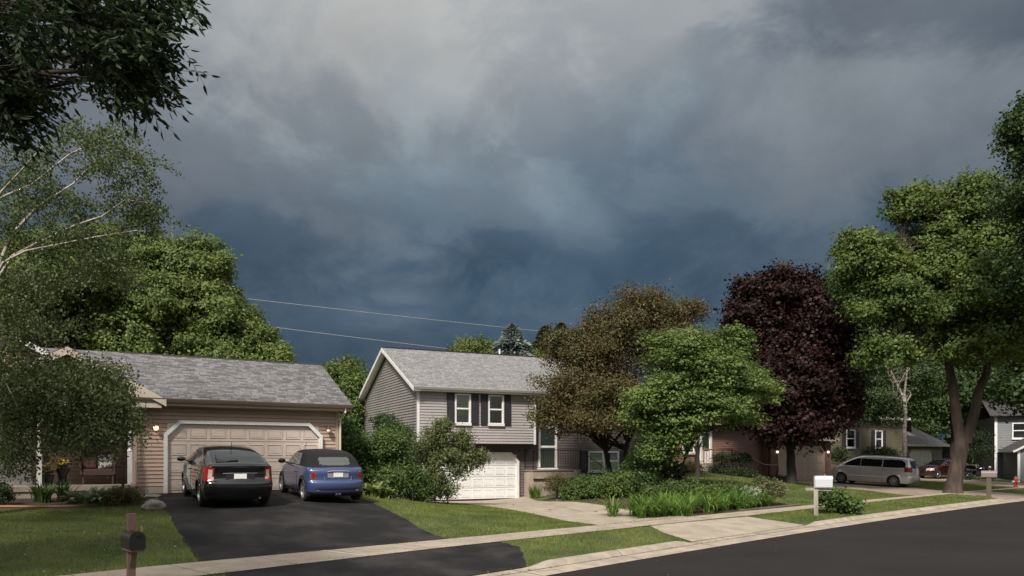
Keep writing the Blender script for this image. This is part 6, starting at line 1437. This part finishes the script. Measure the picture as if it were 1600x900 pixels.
# porch furniture
def h1p(x, y, z): return h1.matrix_basis @ Vector((x, y, z))
def on_porch(name, x, y, label, cat, rz=0, group=None, z=.30):
    m = Matrix.Translation((-10.48, 22.9, .855)) @ Matrix.Rotation(R(31), 4, 'Z'); p = m @ Vector((x, y, z)); return thing(name, p, R(31) + rz, label, cat, group)
M['wicker'] = mat('brown_wicker', (.09, .05, .038), .7, (.06, .035, .028), 30, 3, .5, 60); M['cushion'] = mat('maroon_cushion', (.12, .055, .05), .9); M['pillow'] = mat('patterned_pillow', (.55, .54, .48), .9, (.10, .11, .09), 9, 2, lo=.46, hi=.52); M['pot'] = mat('dark_glazed_pot', (.012, .012, .014), .3)
t = on_porch('wicker_chair', -1.72, .55, 'brown wicker porch armchair under the window', 'chair')
g = MB(); g.box(-.42, .42, -.32, .32, .28, .38); build('seat', g, M['wicker'], t)
g = MB(); g.prism([(.26, .36), (.34, .36), (.44, .95), (.38, .97)], -.40, .40, 'x'); build('backrest', g, M['wicker'], t)
for sg in (1, -1):
    g = MB(); g.tube([(sg * .42, -.32, .30), (sg * .45, -.34, .62), (sg * .45, .1, .66), (sg * .42, .38, .72)], .04, 7); g.box(sg * .42 - .02, sg * .42 + .02, -.3, .3, .3, .62); build('armrest', g, M['wicker'], t)
    for yy in (-.28, .28): g = MB(); g.box(sg * .38 - .025, sg * .38 + .025, yy - .025, yy + .025, 0, .29); build('leg', g, M['wicker'], t)
g = MB(); g.box(-.38, .38, -.30, .26, .382, .46); build('cushion', g, M['cushion'], t)
def soft(name, x, y, z, sx, sz, th_, mt, label, cat, tilt=.3, rz=0):
    t_ = on_porch(name, x, y, label, cat, rz, z=z); bm = bmesh.new(); bmesh.ops.create_grid(bm, x_segments=10, y_segments=10, size=1)
    vs = list(bm.verts); n = len(vs); g_ = MB()
    for sgn in (1, -1):
        N_ = 10; 
        for i in range(N_):
            for j in range(N_):
                q = []
                for (a, b) in ((i, j), (i + 1, j), (i + 1, j + 1), (i, j + 1)):
                    u, v = a / N_ * 2 - 1, b / N_ * 2 - 1; h = th_ * (1 - u ** 4) ** .5 * (1 - v ** 4) ** .5; q.append((u * sx / 2, sgn * h + v * sz / 2 * tilt, sz / 2 + v * sz / 2))
                g_.quad(*q)
    bm.free(); o = build(name, g_, mt, None, True); bpy.data.objects.remove(t_); tm = Matrix.Translation((-10.48, 22.9, .855)) @ Matrix.Rotation(R(31), 4, 'Z') @ Matrix.Translation((x, y, z)) @ Matrix.Rotation(rz, 4, 'Z'); o.matrix_basis = tm; return tag(o, label, cat)
soft('throw_pillow', -1.50, .62, .76, .42, .42, .07, M['pillow'], 'pale patterned pillow leaning on the wicker armchair back', 'pillow', .25)
soft('throw_pillow', -1.92, .62, .76, .38, .38, .07, M['cushion'], 'maroon pillow on the left half of the wicker armchair', 'pillow', .25)
t = on_porch('side_table', -1.08, .6, 'small dark side table between the wicker armchair and the right porch post', 'table'); g = MB(); g.box(-.2, .2, -.2, .2, .48, .52); build('top', g, M['iron'], t)
for a in (-.18, .18):
    for b in (-.18, .18): g = MB(); g.box(a - .015, a + .015, b - .015, b + .015, 0, .48); build('leg', g, M['iron'], t)
def planter(x, y, prof, label, yellow, k=1.0):
    t_ = on_porch('planter', x, y, label, 'planter'); g_ = MB(); g_.lathe(prof, 18); build('pot', g_, M['pot'], t_, True); top = prof[-1][1]
    C_ = rdir(420) * np.array([.17, .17, .12]) * k * rng.uniform(.5, 1, (420, 1)) + np.array([0, 0, top + .12]); V_ = leaf_quads(C_, unit(C_ - [0, 0, top]), .05, .03, .5, .5)
    np_mesh('foliage', V_, np.arange(len(V_)).reshape(-1, 4), LM['olive'], t_); C_ = rdir(160) * np.array([.18, .18, .12]) * k + np.array([0, 0, top + .14]); C_[:, 2] = np.abs(C_[:, 2] - top - .1) + top + .12
    V_ = leaf_quads(C_, unit(C_ - [0, 0, top]), .055, .05, 1, .5); np_mesh('blooms', V_, np.arange(len(V_)).reshape(-1, 4), M['petaly'], t_)
planter(-2.62, .2, [(0, .0), (.14, .0), (.16, .05), (.10, .12), (.12, .3), (.2, .44), (.21, .48)], 'tall dark urn planter with yellow flowers, next to the wicker armchair', True)
planter(-2.98, .0, [(0, .0), (.12, .0), (.17, .3), (.18, .32)], 'short dark pot of yellow mums by the left porch post', True, 1.15)
t = on_porch('porch_lantern', -3.02, -.30, 'dark hanging lantern on the left porch post', 'lantern', z=.95); g = MB(); g.box(-.05, .05, -.05, .05, 0, .2); g.lathe([(.07, .2), (.02, .27), (0, .3)], 8); build('case', g, M['iron'], t); g = MB(); g.box(-.12, 0, -.01, .01, .28, .30); build('bracket', g, M['iron'], t)

# small bare trunk in the mound and white pot
x, y, _ = at(1090, 740, 36.5); zb = H(x, y); t = thing('small_tree', (x, y, zb), 0, 'short twisted bare trunk standing on the mound left of the topiaries', 'tree')
g = MB(); g.tube([(0, 0, -.1), (.02, 0, .5), (-.03, 0, 1.0), (.05, 0, 1.4)], [.13, .11, .12, .07], 8); 
for a in range(4): e = rdir(1)[0] * .35; g.tube([(0, 0, 1.2), (e[0] * .5, e[1] * .5, 1.5), (e[0], e[1], 1.8)], [.06, .04, .015], 6)
build('trunk', g, M['bark_dark'], t, True)
x, y, z = at(902, 735, 36.0); t = thing('flower_pot', (x, y, 1.0), 0, 'small pale pot on the end of the entry rail of the grey house', 'pot'); 
x, y = (902 - 800) / F * 34.5, 34.5; t.location = (x, y, H(x, y) + .0); g = MB(); g.lathe([(0, .0), (.12, 0), (.12, .35), (.10, .8), (.14, .82), (.14, .86), (.0, .86)], 14); build('pedestal', g, M['rock'], t)
g = MB(); g.lathe([(0, .862), (.10, .862), (.15, 1.10), (.16, 1.12), (.12, 1.12)], 14); build('bowl', g, M['rock'], t)

# overhead wires and their poles (hidden by crowns)
def wire(a, b, sag, label):
    a = Vector(a); b = Vector(b); n = 40; P = []
    for i in range(n + 1): q = i / n; p = a.lerp(b, q); p.z -= sag * 4 * q * (1 - q); P.append(tuple(p))
    g_ = MB(); g_.tube(P, .022, 4); tag(build('power_line', g_, M['wirem']), label, 'power line', 'overhead lines behind the houses')
M['wirem'] = mat('pale_wire', (.42, .41, .40), .5)
A = at(290, 455.5, 62); B = at(925, 525.5, 100); A2 = at(300, 495, 60); B2 = at(960, 575, 96)
wire(A, B, .10, 'upper pale overhead wire crossing the dark sky'); wire(A2, B2, .10, 'lower pale overhead wire meeting the grey roof ridge')
for (p, q, lab) in ((A, A2, 'wooden utility pole hidden in the large sunlit tree'), (B, B2, 'wooden utility pole hidden behind the bronze tree')):
    g = MB(); x, y = (p[0] + q[0]) / 2, (p[1] + q[1]) / 2; t = thing('utility_pole', (x, y, .5), 0, lab, 'utility pole'); zt = max(p[2], q[2]) - .5 + .3
    g.tube([(0, 0, -.5), (0, 0, zt)], [.16, .10], 10); build('pole', g, M['postdark'], t)
    g = MB(); g.tube([(p[0] - x, p[1] - y, p[2] - .5), (-(p[0] - x), -(p[1] - y), p[2] - .5)], .05, 6); build('crossarm', g, M['postdark'], t)
# stray leaves on the pale driveway
g = MB()
for _ in range(46):
    x, y = (gp(random.uniform(740, 1010), random.uniform(786, 806), 0) if random.random() < .75 else gp(random.uniform(960, 1090), random.uniform(815, 850), .05))
    if not inside(np.array([x]), np.array([y]), D2P + [])[0]: continue
    a = random.uniform(0, 6.3); r = random.uniform(.03, .09); z = H(x, y) + .022; g.quad((x + r * math.cos(a), y + r * math.sin(a), z), (x - r * .5 * math.sin(a), y + r * .5 * math.cos(a), z + .012), (x - r * math.cos(a), y - r * math.sin(a), z), (x + r * .5 * math.sin(a), y - r * .5 * math.cos(a), z + .01))
o = build('leaf_litter', g, M['mulch']); o['kind'] = 'stuff'
# grit and petals on the road, clover heads in the lawn
g = MB()
for _ in range(150):
    u, v = random.uniform(-4, 30), -random.expovariate(.5); 
    if v < -9: continue
    x, y = map(float, S(u, v)); z = -.12 + .035 * math.sin(max(0, min(1, -v / 10)) * math.pi) + .006; a = random.uniform(0, 6.3); r = random.uniform(.008, .022)
    g.quad((x + r * math.cos(a), y + r * math.sin(a), z), (x - r * math.sin(a), y + r * math.cos(a), z + .01), (x - r * math.cos(a), y - r * math.sin(a), z), (x + r * math.sin(a), y - r * math.cos(a), z + .008))
for _ in range(500):
    u, v = random.uniform(-6, 14), random.choice([random.uniform(.45, .6), vnear(0) + random.uniform(-.1, .15), random.uniform(3.0, 4.2)]); x, y = map(float, S(u, v)); z = (H(x, y) + .026) if v > .75 else -.07
    if v < .75: z = -.09 + .01; 
    a = random.uniform(0, 6.3); r = random.uniform(.008, .025); g.quad((x + r * math.cos(a), y + r * math.sin(a), z), (x - r * math.sin(a), y + r * math.cos(a), z + .006), (x - r * math.cos(a), y - r * math.sin(a), z), (x + r * math.sin(a), y - r * math.cos(a), z + .004))
o = build('road_grit', g, mat('grit', (.20, .17, .13), .9, (.05, .04, .03), 3, 2)); o['kind'] = 'stuff'
g = MB()
for _ in range(70):
    u, v = random.uniform(-11, -1), random.uniform(4.8, 11); x, y = map(float, S(u, v))
    if inside(np.array([x]), np.array([y]), D1P)[0]: continue
    z = H(x, y) + random.uniform(.045, .08); r = random.uniform(.007, .012)
    for k in range(3): a = k * 1.05 + u; g.quad((x + r * math.cos(a), y + r * math.sin(a), z), (x, y, z + r), (x - r * math.cos(a), y - r * math.sin(a), z), (x, y, z - r))
o = build('clover_blooms', g, M['petal']); o['kind'] = 'stuff'
